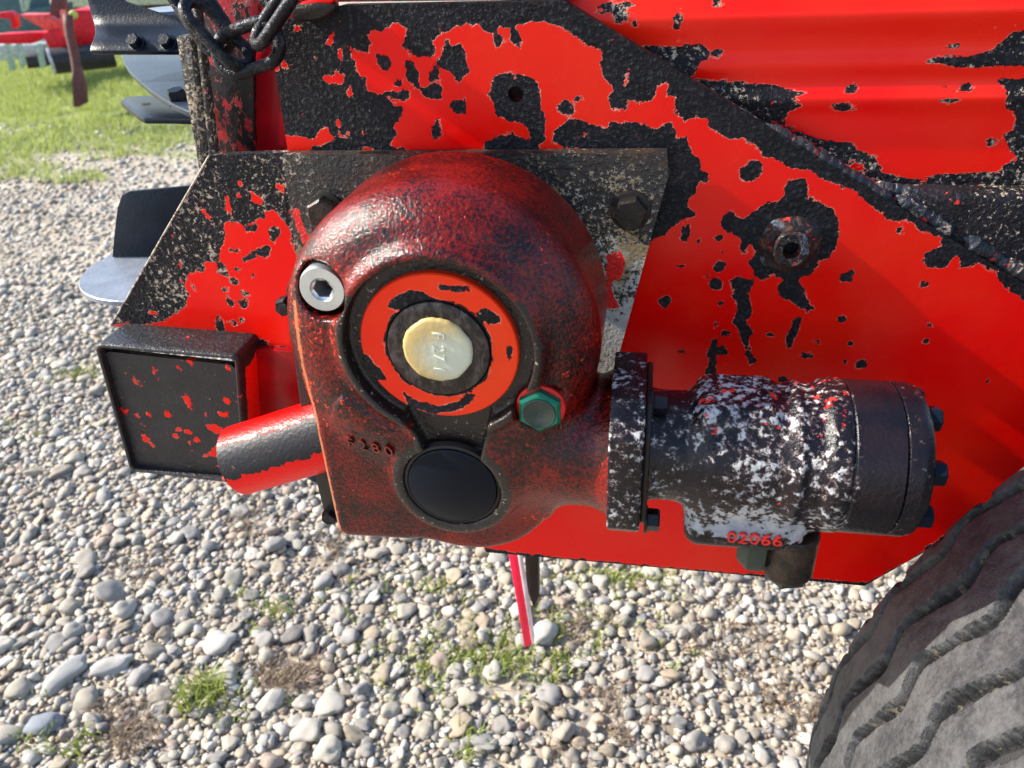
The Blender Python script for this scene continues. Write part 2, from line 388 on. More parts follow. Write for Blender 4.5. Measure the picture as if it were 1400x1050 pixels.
M_chain = mottled('worn_chain', (.008, .009, .012), (.030, .026, .028), (.20, .12, .09), sc=120, lo=.5, hi=.65, lo3=.64, hi3=.70, bump=.0006, rough=(.25, .45), metal=.5)
M_brown = mottled('brown_fitting', (.012, .008, .006), (.05, .028, .017), sc=90, lo=.45, hi=.7, bump=.0004, rough=(.3, .5))
M_weld = mottled('weld_paint', (.02, .025, .035), (.04, .035, .035), (.55, .40, .30), sc=160, lo3=.58, hi3=.64, c4=(.5, .03, .02), lo4=.62, bump=.0008, rough=(.25, .45))

# ================================================================== GROUND
def ground_mat():
    N = NT('gravel_ground'); vo = N.n('ShaderNodeTexVoronoi'); N.set(vo.inputs['Vector'], N.coord()); vo.inputs['Scale'].default_value = 38
    rp = N.n('ShaderNodeValToRGB'); N.set(rp.inputs[0], N.math('FRACT', N.math('MULTIPLY', vo.outputs['Color'], 3.7)))
    cr = rp.color_ramp; cr.elements[0].color = (.22, .20, .18, 1); cr.elements[1].color = (.48, .46, .42, 1)
    e = cr.elements.new(.5); e.color = (.33, .30, .26, 1)
    dirt = N.mix(N.ramp(N.noise(3, 5, .6), .35, .65), (.21, .165, .11), (.36, .30, .22))
    c = N.mix(N.math('MULTIPLY', N.ramp(N.noise(6, 4, .6), .25, .55), .75), rp.outputs[0], dirt)
    sep = N.n('ShaderNodeSeparateXYZ'); N.set(sep.inputs[0], N.coord())
    gm = N.math('ADD', N.math('ADD', sep.outputs['Y'], N.math('MULTIPLY', sep.outputs['X'], -.12)), N.math('MULTIPLY', N.math('SUBTRACT', N.noise(1.1, 6, .75), .5), 4.6))
    grass = N.math('MULTIPLY', N.ramp(gm, 4.3, 4.9), N.math('SUBTRACT', 1, N.ramp(gm, 11.5, 12.5)))
    gc = N.mix(N.ramp(N.noise(12, 5, .7), .35, .65), (.11, .15, .03), (.24, .26, .07))
    c = N.mix(grass, c, gc); N.col(c); N.rough(.9)
    N.bump(N.math('SUBTRACT', 1, vo.outputs['Distance']), .012, .7); return N.m
bm = bmesh.new()
xs = [-150, -40, -15, -8, -4, 0, 4, 8, 15, 40, 150]; ys = [-60, -10, -2, 0, 3, 6, 9, 14, 40, 200]
G = [[bm.verts.new((x, y, GZ)) for y in ys] for x in xs]
for i in range(len(xs)-1):
    for j in range(len(ys)-1): bm.faces.new((G[i][j], G[i+1][j], G[i+1][j+1], G[i][j+1]))
ground = tag(from_bm('gravel_ground', bm, ground_mat()), kind='structure')

def pebble_mat():
    N = NT('river_pebble'); geo = N.n('ShaderNodeNewGeometry'); oi = N.n('ShaderNodeObjectInfo')
    r = N.math('FRACT', N.math('ADD', N.math('MULTIPLY', geo.outputs['Random Per Island'], 1.0), N.math('MULTIPLY', oi.outputs['Random'], 5.0)))
    rp = N.n('ShaderNodeValToRGB'); N.set(rp.inputs[0], r); cr = rp.color_ramp; cr.interpolation = 'CONSTANT'
    cols = [(.30, .29, .27), (.40, .37, .32), (.20, .21, .22), (.48, .44, .37), (.34, .29, .22), (.27, .28, .30), (.42, .33, .24), (.52, .50, .45), (.35, .26, .22), (.24, .22, .19), (.44, .42, .39), (.14, .15, .17), (.56, .54, .50), (.38, .35, .29)]
    cr.elements[0].position = 0; cr.elements[0].color = (*cols[0], 1); cr.elements[1].position = 1/len(cols); cr.elements[1].color = (*cols[1], 1)
    for i in range(2, len(cols)): e = cr.elements.new(i/len(cols)); e.color = (*cols[i], 1)
    n = N.noise(70, 5, .65); v = N.math('MULTIPLY', N.ramp(n, .3, .75), .6)
    sx = N.math('ADD', .78, N.math('MULTIPLY', N.math('FRACT', N.math('MULTIPLY', r, 37.0)), .36))
    hs = N.n('ShaderNodeHueSaturation'); N.set(hs.inputs['Color'], rp.outputs[0]); N.set(hs.inputs['Value'], N.math('MULTIPLY', sx, .76))
    c = N.mix(v, hs.outputs[0], (.38, .30, .20)); N.col(c); N.rough(.66); N.bump(N.noise(260, 4, .6), .0012, .7); return N.m
M_peb = pebble_mat()
def ico(sub):
    b = bmesh.new(); bmesh.ops.create_icosphere(b, subdivisions=sub, radius=1); b.verts.ensure_lookup_table()
    V = np.array([v.co[:] for v in b.verts]); F = np.array([[v.index for v in f.verts] for f in b.faces]); b.free(); return V, F
def variant(V, seed):
    o = Vector((seed*7.3, seed*1.9, 3.1)); out = []
    for p in V:
        q = Vector(p); k = 1+.42*mnoise.noise(q*1.0+o)+.16*mnoise.noise(q*2.1+o)+.05*mnoise.noise(q*4+o); out.append(np.array(p)*k)
    return np.array(out)
V1, F1 = ico(1); V2, F2 = ico(2); V3, F3 = ico(3)
VAR = {1: [variant(V1, s) for s in range(8)], 2: [variant(V2, s) for s in range(14)], 3: [variant(V3, s) for s in range(14)]}
FAC = {1: F1, 2: F2, 3: F3}
# scatter: screen-independent jittered grid over the patch of ground by the machine
def visible(x, y, m=140):
    px, py, z = proj(np.stack([x, y, np.full_like(x, GZ)], -1)); return (z > .2) & (px > -m) & (px < 1400+m) & (py > -40) & (py < 1050+m)
def hidden(x, y):                           # behind the side plate from everywhere near
    px, py, z = proj(np.stack([x, y, np.full_like(x, GZ)], -1)); return (px > 480) & (px < 1800) & (py < 640)
def hash_noise(x, y, s):
    return np.array([mnoise.noise(Vector((a*s, b*s, .7))) for a, b in zip(x, y)])
def scatter(step, x0, x1, y0, y1, keep=1.0, jit=.5):
    X, Y = np.meshgrid(np.arange(x0, x1, step), np.arange(y0, y1, step*.87)); Y = Y.ravel(); X = X.ravel()
    X = X+((np.round(Y/(step*.87)).astype(int) % 2)*.5)*step
    X = X+rng.uniform(-jit, jit, X.shape)*step; Y = Y+rng.uniform(-jit, jit, Y.shape)*step
    m = visible(X, Y) & ~hidden(X, Y) & (rng.random(X.shape) < keep); return X[m], Y[m]
items = []                                  # x, y, a, b, c, z-offset, level of detail
def add_layer(step, rad, keep, y0, y1, zo, jit=.5, lod=2, right=None):
    X, Y = scatter(step, -7.5, 3.2, y0, y1, keep, jit)
    if right is not None:
        q = np.clip((X+.25)*1.6+.25*hash_noise(X, Y, 2.3), 0, 1); m = rng.random(X.shape) < (1-q*right); X, Y = X[m], Y[m]
    n = len(X); a = rad*np.exp(rng.normal(0, .26, n)); b = a*rng.uniform(.62, .95, n); c = a*rng.uniform(.32, .60, n)
    items.append((X, Y, a, b, c, np.full(n, GZ)+zo+rng.uniform(-.2, .35, n)*c, np.full(n, lod)))
add_layer(.0112, .0062, .82, -.5, 1.5, .002, lod=1)
add_layer(.019, .0098, .78, -.5, 1.8, .004, right=.35)
add_layer(.031, .0142, .55, -.5, 2.0, .007, right=.72)
add_layer(.085, .0215, .42, -.5, 2.0, .009, right=.75)
add_layer(.024, .012, .62, 1.6, 3.2, .001, lod=1)
add_layer(.065, .019, .45, 1.9, 3.4, .005, lod=1)
add_layer(.040, .016, .5, 3.2, 4.8, .001, lod=1)
add_layer(.16, .026, .3, 3.0, 4.8, .002, lod=1)
X = np.concatenate([i[0] for i in items]); Y = np.concatenate([i[1] for i in items])
A = np.concatenate([i[2] for i in items]); B = np.concatenate([i[3] for i in items]); Cc = np.concatenate([i[4] for i in items]); Z = np.concatenate([i[5] for i in items]); L = np.concatenate([i[6] for i in items])
BIGSTONES = [(745, 872, .034, .023, 1.2, 'smooth pale egg-shaped stone beside the foot of the pink strut'),
             (90, 928, .046, .021, 1.05, 'long grey stone leaning up to the right, largest on the gravel at lower left'),
             (156, 914, .037, .020, .45, 'oval pale grey stone just right of the long grey stone on the gravel'),
             (62, 995, .030, .019, .35, 'rounded blue-grey stone below the long grey stone near the lower left corner'),
             (450, 1032, .024, .022, 1.2, 'round cream stone at the bottom edge below the grass tuft')]
clear = [tuple(atz(b[0], b[1])[:2])+(b[2],) for b in BIGSTONES]
dirtp = [tuple(atz(x, y)[:2])+(r,) for x, y, r in ((395, 930, .055), (150, 900, .0), (175, 1000, .05), (340, 715, .05), (450, 760, .05), (690, 930, .05), (820, 975, .05))]
keepm = np.ones(len(X), bool)
for cx, cy, r in clear: keepm &= ~(((X-cx)**2+(Y-cy)**2 < (r*1.25)**2) & (A > .010))
for cx, cy, r in dirtp: keepm &= ~(((X-cx)**2+(Y-cy)**2 < r*r) & (rng.random(len(X)) < .8))
grid = {}
for i in np.argsort(-A):                    # larger pebbles do not run into each other
    if A[i] < .0125: break
    if not keepm[i]: continue
    k = (int(X[i]//.06), int(Y[i]//.06)); bad = False
    for di in (-1, 0, 1):
        for dj in (-1, 0, 1):
            for j in grid.get((k[0]+di, k[1]+dj), ()):
                if (X[i]-X[j])**2+(Y[i]-Y[j])**2 < (.78*(B[i]+B[j]))**2: bad = True
    if bad: keepm[i] = False
    else: grid.setdefault(k, []).append(i)
X, Y, A, B, Cc, Z, L = [q[keepm] for q in (X, Y, A, B, Cc, Z, L)]
ppx, ppy, pz = proj(np.stack([X, Y, Z], -1)); onscr = (ppx > 0) & (ppx < 1400) & (ppy > 0) & (ppy < 1050)
under = (ppx > 1100) & (ppy > 700)
score = np.where(onscr & ~under, A/pz, 0); big = np.zeros(len(X), bool); big[np.argsort(-score)[:290]] = True
yawr = rng.uniform(0, 2*pi, len(X)); tx = rng.normal(0, .28, len(X)); ty = rng.normal(0, .28, len(X)); var = rng.integers(0, 8, len(X))
def rots(yw, a, b):
    cz, sz, cx, sx, cy, sy = np.cos(yw), np.sin(yw), np.cos(a), np.sin(a), np.cos(b), np.sin(b); o = np.zeros_like(cz); i = np.ones_like(cz)
    Rz = np.stack([cz, -sz, o, sz, cz, o, o, o, i], -1).reshape(-1, 3, 3); Rx = np.stack([i, o, o, o, cx, -sx, o, sx, cx], -1).reshape(-1, 3, 3)
    Ry = np.stack([cy, o, sy, o, i, o, -sy, o, cy], -1).reshape(-1, 3, 3); return Rx@Ry@Rz
def merge(sel, lod, name):
    Vs, Fs, off = [], [], 0
    for k in range(8):
        s = np.where(sel & (var == k))[0]
        if not len(s): continue
        S = VAR[lod][k][None]*np.stack([A[s], B[s], Cc[s]], -1)[:, None, :]
        P = np.einsum('nij,nvj->nvi', rots(yawr[s], tx[s], ty[s]), S)+np.stack([X[s], Y[s], Z[s]], -1)[:, None, :]
        nv = P.shape[1]; F = FAC[lod][None]+(np.arange(len(s))*nv)[:, None, None]+off; Vs.append(P.reshape(-1, 3)); Fs.append(F.reshape(-1, 3)); off += len(s)*nv
    me = npmesh(name, np.concatenate(Vs), np.concatenate(Fs)); return me
for lod, nm in ((2, 'loose_gravel'), (1, 'far_gravel')):
    s = (L == lod) & ~big
    o = tag(link(nm, merge(s, lod, nm), M_peb, ground, smooth=True), kind='stuff')
PM = []
for k in range(8):
    me = npmesh('pebble', VAR[3][k], F3); me.materials.append(M_peb); me.polygons.foreach_set('use_smooth', np.ones(len(me.polygons), bool)); PM.append(me)
for i in np.where(big)[0]:
    o = bpy.data.objects.new('pebble', PM[var[i]]); COL.objects.link(o); o.parent = ground
    m3 = rots(yawr[i:i+1], tx[i:i+1], ty[i:i+1])[0]
    o.matrix_world = Matrix.Translation((X[i], Y[i], Z[i])) @ Matrix(m3.tolist()).to_4x4() @ Matrix.Diagonal((A[i], B[i], Cc[i], 1))
stone_cols = [(.50, .47, .41), (.36, .35, .33), (.42, .40, .37), (.25, .27, .30), (.50, .45, .36)]
for i, (px, py, a, b, ang, lab) in enumerate(BIGSTONES):
    me = npmesh('large_stone', VAR[3][8+i], F3)
    p = atz(px, py); o = link('large_stone', me, plain('stone_%d' % i, stone_cols[i], .6, 0, .0012, 260, .12), smooth=True)
    o.location = (p[0], p[1], GZ+b*.55); o.rotation_euler = (.08, -.05, ang); o.scale = (a, b, b*.75); tag(o, lab, 'stone', 'large stones on the gravel')

# ---- plants
def blades_mesh(name, pts, n, h, spread, wid, mat, seed=0, lean=.6, parent=None):
    r = np.random.default_rng(seed); Vs = []; Fs = []; k = 0
    for (x, y, s) in pts:
        for _ in range(max(2, int(n*s))):
            a = r.uniform(0, 2*pi); rr = spread*s*sqrt(r.random()); bx, by = x+rr*cos(a), y+rr*sin(a); hh = h*r.uniform(.4, 1.1); d = r.uniform(0, 2*pi); ln = hh*lean*r.uniform(.3, 1.3)
            ux, uy = cos(d), sin(d); ww = wid*r.uniform(.6, 1.3)
            Vs += [(bx-uy*ww, by+ux*ww, GZ), (bx+uy*ww, by-ux*ww, GZ), (bx+ux*ln*.4+uy*ww*.8, by+uy*ln*.4-ux*ww*.8, GZ+hh*.65), (bx+ux*ln*.4-uy*ww*.8, by+uy*ln*.4+ux*ww*.8, GZ+hh*.65), (bx+ux*ln, by+uy*ln, GZ+hh)]
            Fs += [(k, k+1, k+2), (k, k+2, k+3), (k+3, k+2, k+4)]; k += 5
    return link(name, npmesh(name, Vs, Fs), mat, parent)
def leaf_mat(name, c1, c2):
    N = NT(name); g = N.n('ShaderNodeNewGeometry'); N.col(N.mix(g.outputs['Random Per Island'], c1, c2)); N.rough(.55)
    tr = N.n('ShaderNodeBsdfTranslucent'); N.set(tr.inputs[0], (*[min(1, x*1.5) for x in c2], 1)); mx = N.n('ShaderNodeMixShader'); mx.inputs[0].default_value = .35
    N.t.links.new(N.b.outputs[0], mx.inputs[1]); N.t.links.new(tr.outputs[0], mx.inputs[2]); N.t.links.new(mx.outputs[0], N.t.nodes['Material Output'].inputs[0]); return N.m
M_grass = leaf_mat('meadow_grass', (.13, .18, .03), (.28, .33, .08)); M_weed = leaf_mat('weed_leaf', (.12, .17, .022), (.26, .29, .05)); M_dry = leaf_mat('dry_stem', (.12, .08, .055), (.24, .17, .11))
p = []
gx, gy = [], []
for _ in range(52000):
    x, y = rng.uniform(-9.5, -.3), rng.uniform(3.3, 10.5); gx.append(x); gy.append(y)
gx, gy = np.array(gx), np.array(gy); hn = hash_noise(gx, gy, 1.1)+.6*hash_noise(gx, gy, 3.1); m = visible(gx, gy, 60) & ((gy-.12*gx+hn*2.2+rng.normal(0, .25, len(gx))) > 4.6)
p = [(a, b, 1) for a, b in zip(gx[m], gy[m])]
tag(blades_mesh('grass', p, 5, .055, .045, .0022, M_grass, 1), kind='stuff')
tuft = [(275, 955, 1.0, 170, .035, 'bright green grass tuft, the fullest one, growing through the gravel right of the brown litter'),
        (385, 835, .8, 70, .022, 'small green weed in the gravel under the lower left corner of the gearbox'),
        (115, 1025, .8, 50, .022, 'sprig of green leaves in the gravel near the lower left corner of the photo'),
        (640, 1020, .8, 60, .020, 'low green weed on fine gravel near the bottom edge, below the pink strut'),
        (765, 912, .8, 60, .018, 'small green weed in front of the pale egg-shaped stone')]
for i, (px, py, s, n, h, lab) in enumerate(tuft):
    q = atz(px, py); o = blades_mesh('grass_tuft', [(0, 0, s)], n, h, .042, .0016, M_weed, 20+i, 1.1)
    for v in o.data.vertices: v.co.z -= GZ
    o.location = (q[0], q[1], GZ+.006); tag(o, lab, 'grass', 'green tufts in the gravel')
cov = []
for px, py, sx_, sy_, n in ((110, 515, 60, 12, 60), (690, 905, 90, 45, 120), (600, 905, 90, 60, 80), (860, 790, 90, 20, 70), (600, 810, 60, 25, 20), (760, 850, 60, 30, 30), (350, 840, 40, 30, 12), (500, 900, 150, 90, 20), (60, 1010, 60, 40, 14), (320, 965, 60, 40, 12), (900, 870, 120, 60, 30), (30, 590, 40, 12, 10), (480, 800, 60, 30, 8)):
    for _ in range(n):
        q = atz(px+random.gauss(0, sx_*.5), py+random.gauss(0, sy_*.5)); cov.append((q[0], q[1], random.uniform(.3, 1)))
o = blades_mesh('ground_cover', cov, 8, .013, .017, .0015, M_weed, 5, 1.3); o.location.z = .008; tag(o, kind='stuff')
cov = []
for px, py, s, n in ((395, 930, 45, 46), (180, 1000, 45, 36), (340, 715, 40, 16), (170, 780, 40, 16), (450, 755, 50, 14), (830, 970, 70, 22), (1080, 960, 60, 20), (790, 860, 40, 14), (1000, 880, 80, 26)):
    for _ in range(n): q = atz(px+random.gauss(0, s*.5), py+random.gauss(0, s*.4)); cov.append((q[0], q[1], random.uniform(.4, 1)))
o = blades_mesh('dry_plant_litter', cov, 14, .014, .020, .0011, M_dry, 6, 2.2); o.location.z = .008; tag(o, kind='stuff')

# ================================================================== MANURE SPREADER
SP = tag(empty('manure_spreader', (0.1, 0.2, GZ)), 'red farm spreader with paint chipped to black, gearbox and hydraulic motor on its side', 'farm machine')
z1 = lambda pts: zm(360, 0, .3857, pts); z2 = lambda pts: zm(860, 0, .3857, pts); z3 = lambda pts: zm(880, 180, .3714, pts)
zp = lambda pts: zm(100, 180, .2506, pts); zq = lambda pts: zm(100, 420, .2857, pts)
def ell(ox, oy, s, L_): return [(ox+s*a, oy+s*b, s*c, s*d) for a, b, c, d in L_]
band = [(165, 340), (160, 395), (200, 430), (240, 412), (275, 425), (290, 450), (320, 480), (390, 490), (450, 520), (490, 560), (540, 575), (600, 600), (640, 600), (680, 630), (750, 655), (810, 690), (870, 740), (920, 780), (980, 780), (1040, 820), (1110, 840), (1105, 870), (1050, 900), (1040, 925), (1060, 950), (1120, 945), (1160, 910), (1170, 950), (1200, 950), (1230, 930), (1260, 945), (1300, 970), (1330, 1010), (1380, 1050), (1420, 1080), (1560, 1160)]
top_black = [(340, -30), (780, -30), (1500, 430)]+z2(band)[::-1]+[(905, 131), (905, 216), (340, 216)]
R1 = z1([(372, 118), (440, 100), (470, 85), (507, 98), (495, 140), (485, 165), (520, 185), (575, 200), (605, 205), (612, 170), (605, 150), (635, 118), (665, 105), (690, 88), (770, 86), (785, 110), (815, 118), (850, 95), (890, 85), (1000, 72), (1050, 95), (1110, 125), (1150, 160), (1200, 172), (1195, 215), (1215, 280), (1240, 320), (1220, 350), (1235, 385), (1280, 385), (1290, 345), (1330, 362), (1385, 350), (1395, 310), (1430, 300), (1430, 470), (1380, 455), (1350, 440), (1290, 440), (1280, 455), (1215, 460), (1170, 430), (1100, 425), (1080, 420), (1060, 445), (1030, 465), (1025, 500), (1050, 520), (1110, 528), (1115, 560), (980, 560), (975, 515), (1000, 480), (995, 400), (975, 300), (955, 275), (900, 258), (850, 255), (810, 285), (800, 330), (820, 380), (830, 410), (870, 435), (930, 430), (945, 480), (940, 500), (880, 470), (840, 490), (790, 500), (785, 530), (770, 560), (510, 560), (500, 520), (445, 515), (480, 470), (460, 455), (490, 410), (490, 380), (470, 370), (430, 340), (380, 325), (360, 300), (355, 270), (320, 240), (315, 190), (300, 160), (345, 185), (375, 190), (375, 150)])
LAY = [('k', top_black), ('r', R1)]
for pts in ([(400, 195), (430, 190), (450, 215), (445, 245), (425, 245), (400, 225)], [(500, 225), (530, 218), (555, 260), (555, 290), (535, 305), (510, 280)],
            [(625, 165), (700, 155), (722, 200), (725, 260), (690, 290), (665, 250), (620, 240), (605, 215), (635, 190)], [(580, 255), (630, 240), (625, 275), (590, 290)],
            [(560, 330), (600, 295), (635, 310), (635, 350), (590, 350)], [(665, 365), (710, 345), (715, 380), (725, 405), (690, 400), (668, 385)], [(1040, 375), (1070, 355), (1105, 395), (1080, 420), (1045, 400)], [(430, 330), (520, 315), (520, 345), (480, 362), (440, 350)]):
    LAY.append(('k', z1(pts)))
for e in ell(360, 0, .3857, [(615, 465, 20, 28), (832, 142, 18, 23), (897, 137, 18, 25), (1118, 345, 10, 8), (655, 150, 10, 7), (478, 296, 10, 8), (550, 300, 8, 8), (860, 500, 10, 14)]): LAY.append(('k', e))
for pts in ([(80, 480), (180, 488), (200, 455), (225, 450), (250, 495), (200, 515), (170, 520), (150, 560), (80, 560)], [(90, 90), (145, 85), (140, 105), (110, 115)], [(222, 150), (250, 120), (245, 165)], [(252, 180), (280, 175), (275, 225)],
            [(205, 270), (250, 265), (262, 238), (270, 265), (290, 265), (275, 300), (240, 295), (215, 290)], [(285, 330), (310, 310), (318, 350)], [(345, 530), (365, 515), (405, 540), (345, 545)], [(1270, 300), (1290, 258), (1298, 290), (1275, 312)], [(130, 15), (240, -10), (240, 12), (150, 30)]):
    LAY.append(('r', z1(pts)))
for e in ell(360, 0, .3857, [(75, 235, 12, 15), (350, 470, 12, 10), (266, 450, 7, 18), (300, 475, 8, 8), (185, 210, 8, 10), (1135, 480, 14, 9), (45, 240, 8, 8), (440, 255, 10, 6), (885, 270, 8, 6)]): LAY.append(('r', e))
LAY.append(('k', z2([(-60, 435), (0, 435), (40, 435), (60, 465), (95, 480), (100, 450), (150, 440), (175, 480), (210, 490), (215, 530), (245, 560), (250, 605), (285, 620), (285, 650), (250, 650), (240, 680), (215, 700), (205, 740), (235, 755), (230, 770), (180, 770), (165, 800), (120, 840), (60, 860), (-60, 860)])))
for pts in ([(515, 210), (550, 175), (595, 175), (600, 240), (650, 255), (700, 290), (715, 330), (725, 380), (710, 430), (680, 460), (640, 480), (635, 520), (590, 530), (560, 545), (590, 590), (630, 650), (600, 660), (555, 640), (500, 600), (495, 565), (520, 545), (480, 530), (440, 550), (410, 530), (390, 480), (410, 450), (400, 430), (360, 390), (330, 380), (290, 350), (290, 310), (330, 290), (360, 320), (395, 310), (440, 265), (500, 255), (520, 240)],
            [(320, 550), (350, 530), (400, 550), (405, 575), (380, 600), (395, 650), (385, 700), (400, 740), (385, 790), (415, 850), (390, 860), (370, 800), (350, 730), (330, 700), (345, 660), (330, 610)],
            [(550, 690), (580, 690), (575, 720), (560, 750), (545, 800), (525, 800), (530, 740)], [(255, 765), (275, 760), (275, 790), (300, 785), (318, 820), (275, 820), (265, 860), (272, 900), (235, 905), (235, 820)], [(725, 525), (765, 510), (765, 550), (720, 550)], [(920, 350), (965, 350), (955, 375), (925, 375)]):
    LAY.append(('k', z3(pts)))
for e in ell(880, 180, .3714, [(395, 145, 40, 36), (78, 627, 20, 18), (155, 370, 18, 25), (275, 388, 18, 10), (280, 495, 20, 18), (285, 460, 6, 20), (265, 560, 22, 20), (228, 530, 14, 9), (283, 632, 10, 8), (270, 710, 15, 16), (300, 740, 12, 10), (725, 690, 16, 12), (1027, 562, 14, 12), (1055, 712, 12, 8), (1040, 773, 8, 8), (600, 825, 22, 10), (805, 855, 22, 15), (1272, 915, 9, 8), (143, 495, 14, 8), (143, 810, 12, 9), (465, 745, 10, 10), (508, 912, 18, 8), (637, 775, 9, 7), (760, 778, 9, 8), (740, 845, 5, 5), (205, 405, 6, 5), (372, 420, 12, 20)]): LAY.append(('k', e))
LAY.append(('k', [(640, 747), (760, 762), (900, 774), (1000, 783), (1185, 797), (1240, 768), (1310, 718), (1420, 640), (1430, 700), (1310, 745), (1190, 820), (640, 780)]))
plate = sheet('side_plate', [(366, 34), (410, 22), (468, 7), (770, 1), (1560, 486), (1560, 560), (1310, 729), (1182, 801), (665, 755), (560, 560), (395, 215)], 0.0, .0022, .010, M_plate, SP, layers=LAY, holes=((705, 129, .0052),))
# behind the plate's hole: dark frame member
bm = bmesh.new(); hb = at(705, 129, .02); box_bm(bm, (hb[0], .03, hb[2]), (.03, .02, .03), bevel=.002); from_bm('inner_rail', bm, M_blackbore, SP)

# gusset plate (left)
GL = [('r', zp([(1040, 435), (1080, 420), (1110, 430), (1150, 480), (1180, 520), (1200, 600), (1235, 700), (1240, 800), (1300, 870), (1300, 1050), (500, 1060), (560, 990), (620, 960), (630, 890), (610, 860), (620, 790), (670, 770), (710, 760), (720, 715), (780, 720), (790, 770), (850, 790), (830, 730), (800, 700), (820, 600), (830, 500), (900, 500), (930, 520), (1000, 480), (1040, 470)])),
      ('r', zq([(310, 90), (390, 75), (440, 60), (500, 20), (560, -20), (1100, -20), (1100, 60), (1060, 195), (940, 180), (880, 160), (820, 180), (700, 165), (590, 155), (430, 122), (320, 118)])), ('r', zq([(195, 85), (260, 75), (270, 100), (215, 105)]))]
for pts in ([(920, 510), (1000, 505), (1015, 545), (940, 555)], [(1080, 520), (1140, 500), (1140, 560), (1100, 610), (1065, 590)], [(1010, 640), (1070, 630), (1075, 680), (1040, 690), (1000, 660)], [(920, 690), (990, 650), (1000, 680), (930, 720)], [(870, 730), (925, 740), (920, 765), (870, 760)], [(960, 750), (995, 790), (975, 800)], [(910, 860), (960, 890), (930, 900)]): GL.append(('k', zp(pts)))
for e in ell(100, 180, .2506, [(885, 815, 18, 18), (855, 930, 20, 25), (930, 940, 25, 18), (875, 650, 25, 10), (660, 850, 12, 24), (835, 860, 14, 8)]): GL.append(('k', e))
for e in ell(100, 420, .2857, [(702, 95, 22, 42), (770, 75, 16, 10), (870, 170, 60, 14), (810, 60, 10, 8)]): GL.append(('k', e))
for pts in ([(690, 410), (730, 430), (760, 470), (740, 490), (715, 450)], [(970, 330), (1030, 370), (1030, 400), (990, 395)], [(1105, 290), (1150, 290), (1165, 350), (1130, 330)]): GL.append(('r', zp(pts)))
for e in ell(100, 180, .2506, [(912, 280, 18, 14), (848, 405, 10, 28), (905, 350, 8, 10), (615, 630, 8, 8), (740, 510, 8, 8), (430, 990, 22, 10), (590, 815, 10, 10)]): GL.append(('r', e))
sheet('gusset_plate', [(286, 213), (392, 209), (430, 330), (440, 488), (345, 474), (190, 456), (152, 445)], -.006, .0016, .009, M_gusset, SP, base=.02, layers=GL)
bm = bmesh.new(); tube_bm(bm, [Vector(at(286+(152-286)*t, 213+(445-213)*t, -.0055)) for t in np.linspace(0, 1, 30)], .0009, 8); from_bm('lit_worn_edge', bm, mottled('lit_worn_edge_paint', (.45, .38, .30), (.10, .06, .05), sc=200, lo=.5, hi=.6), SP, smooth=True)  # cream tube paints the sunlight on the gusset's worn sloping edge
# mounting plate
ML = [('r', [(398, 290), (407, 284), (420, 315), (428, 335), (418, 342), (408, 320)]), ('r', [(828, 348), (850, 343), (854, 360), (850, 382), (834, 388), (845, 420), (830, 422)])]
def mount_mat():
    N = NT('speckled_mounting_steel'); s = N.noise(330, 6, .76, dist=.15)
    s = N.math('ADD', s, N.math('MULTIPLY', N.math('SUBTRACT', N.noise(20, 3, .6), .5), .45)); s = N.math('ADD', s, N.math('MULTIPLY', N.att('dens'), .20))
    w_ = N.ramp(s, .60, .64); c = N.mix(N.ramp(N.noise(60, 4, .6), .4, .7), (.014, .012, .012), (.04, .022, .012))
    c = N.mix(w_, c, N.mix(N.ramp(N.noise(30, 3, .6), .45, .6), (.30, .20, .09), (.55, .50, .43)))
    v = N.math('ADD', N.att('chip'), N.math('MULTIPLY', N.math('SUBTRACT', N.noise(110, 5, .65), .5), .008)); c = N.mix(N.math('SUBTRACT', 1, N.ramp(v, -.0003, .0003)), c, (*RED, 1))
    N.col(c); gr = N.noise(330, 3, .6); N.rough(N.mixf(gr, .3, .6)); N.bump(N.math('ADD', gr, N.math('MULTIPLY', w_, .4)), .0013); return N.m
def mdens(X_, Z_):
    e = np.array(pl([(915, 225), (850, 485)], -.014)); t = np.clip((e[0][1]-Z_)/(e[0][1]-e[1][1]), 0, 1)
    return np.clip(t*1.5, 0, 1.2)
sheet('mounting_plate', [(386, 212), (912, 209), (914, 240), (842, 500), (800, 600), (440, 600)], -.014, .002, .012, mount_mat(), SP, base=.02, layers=ML, extra=mdens)
for (px, py, rot) in ((862, 287, .2), (447, 287, .5)):
    bm = bmesh.new(); hexbolt_bm(bm, at(px, py, -.014), (0, -1, 0), .0118, .010, .0140, rot); from_bm('mounting_bolt', bm, M_brown, SP, angle=30)

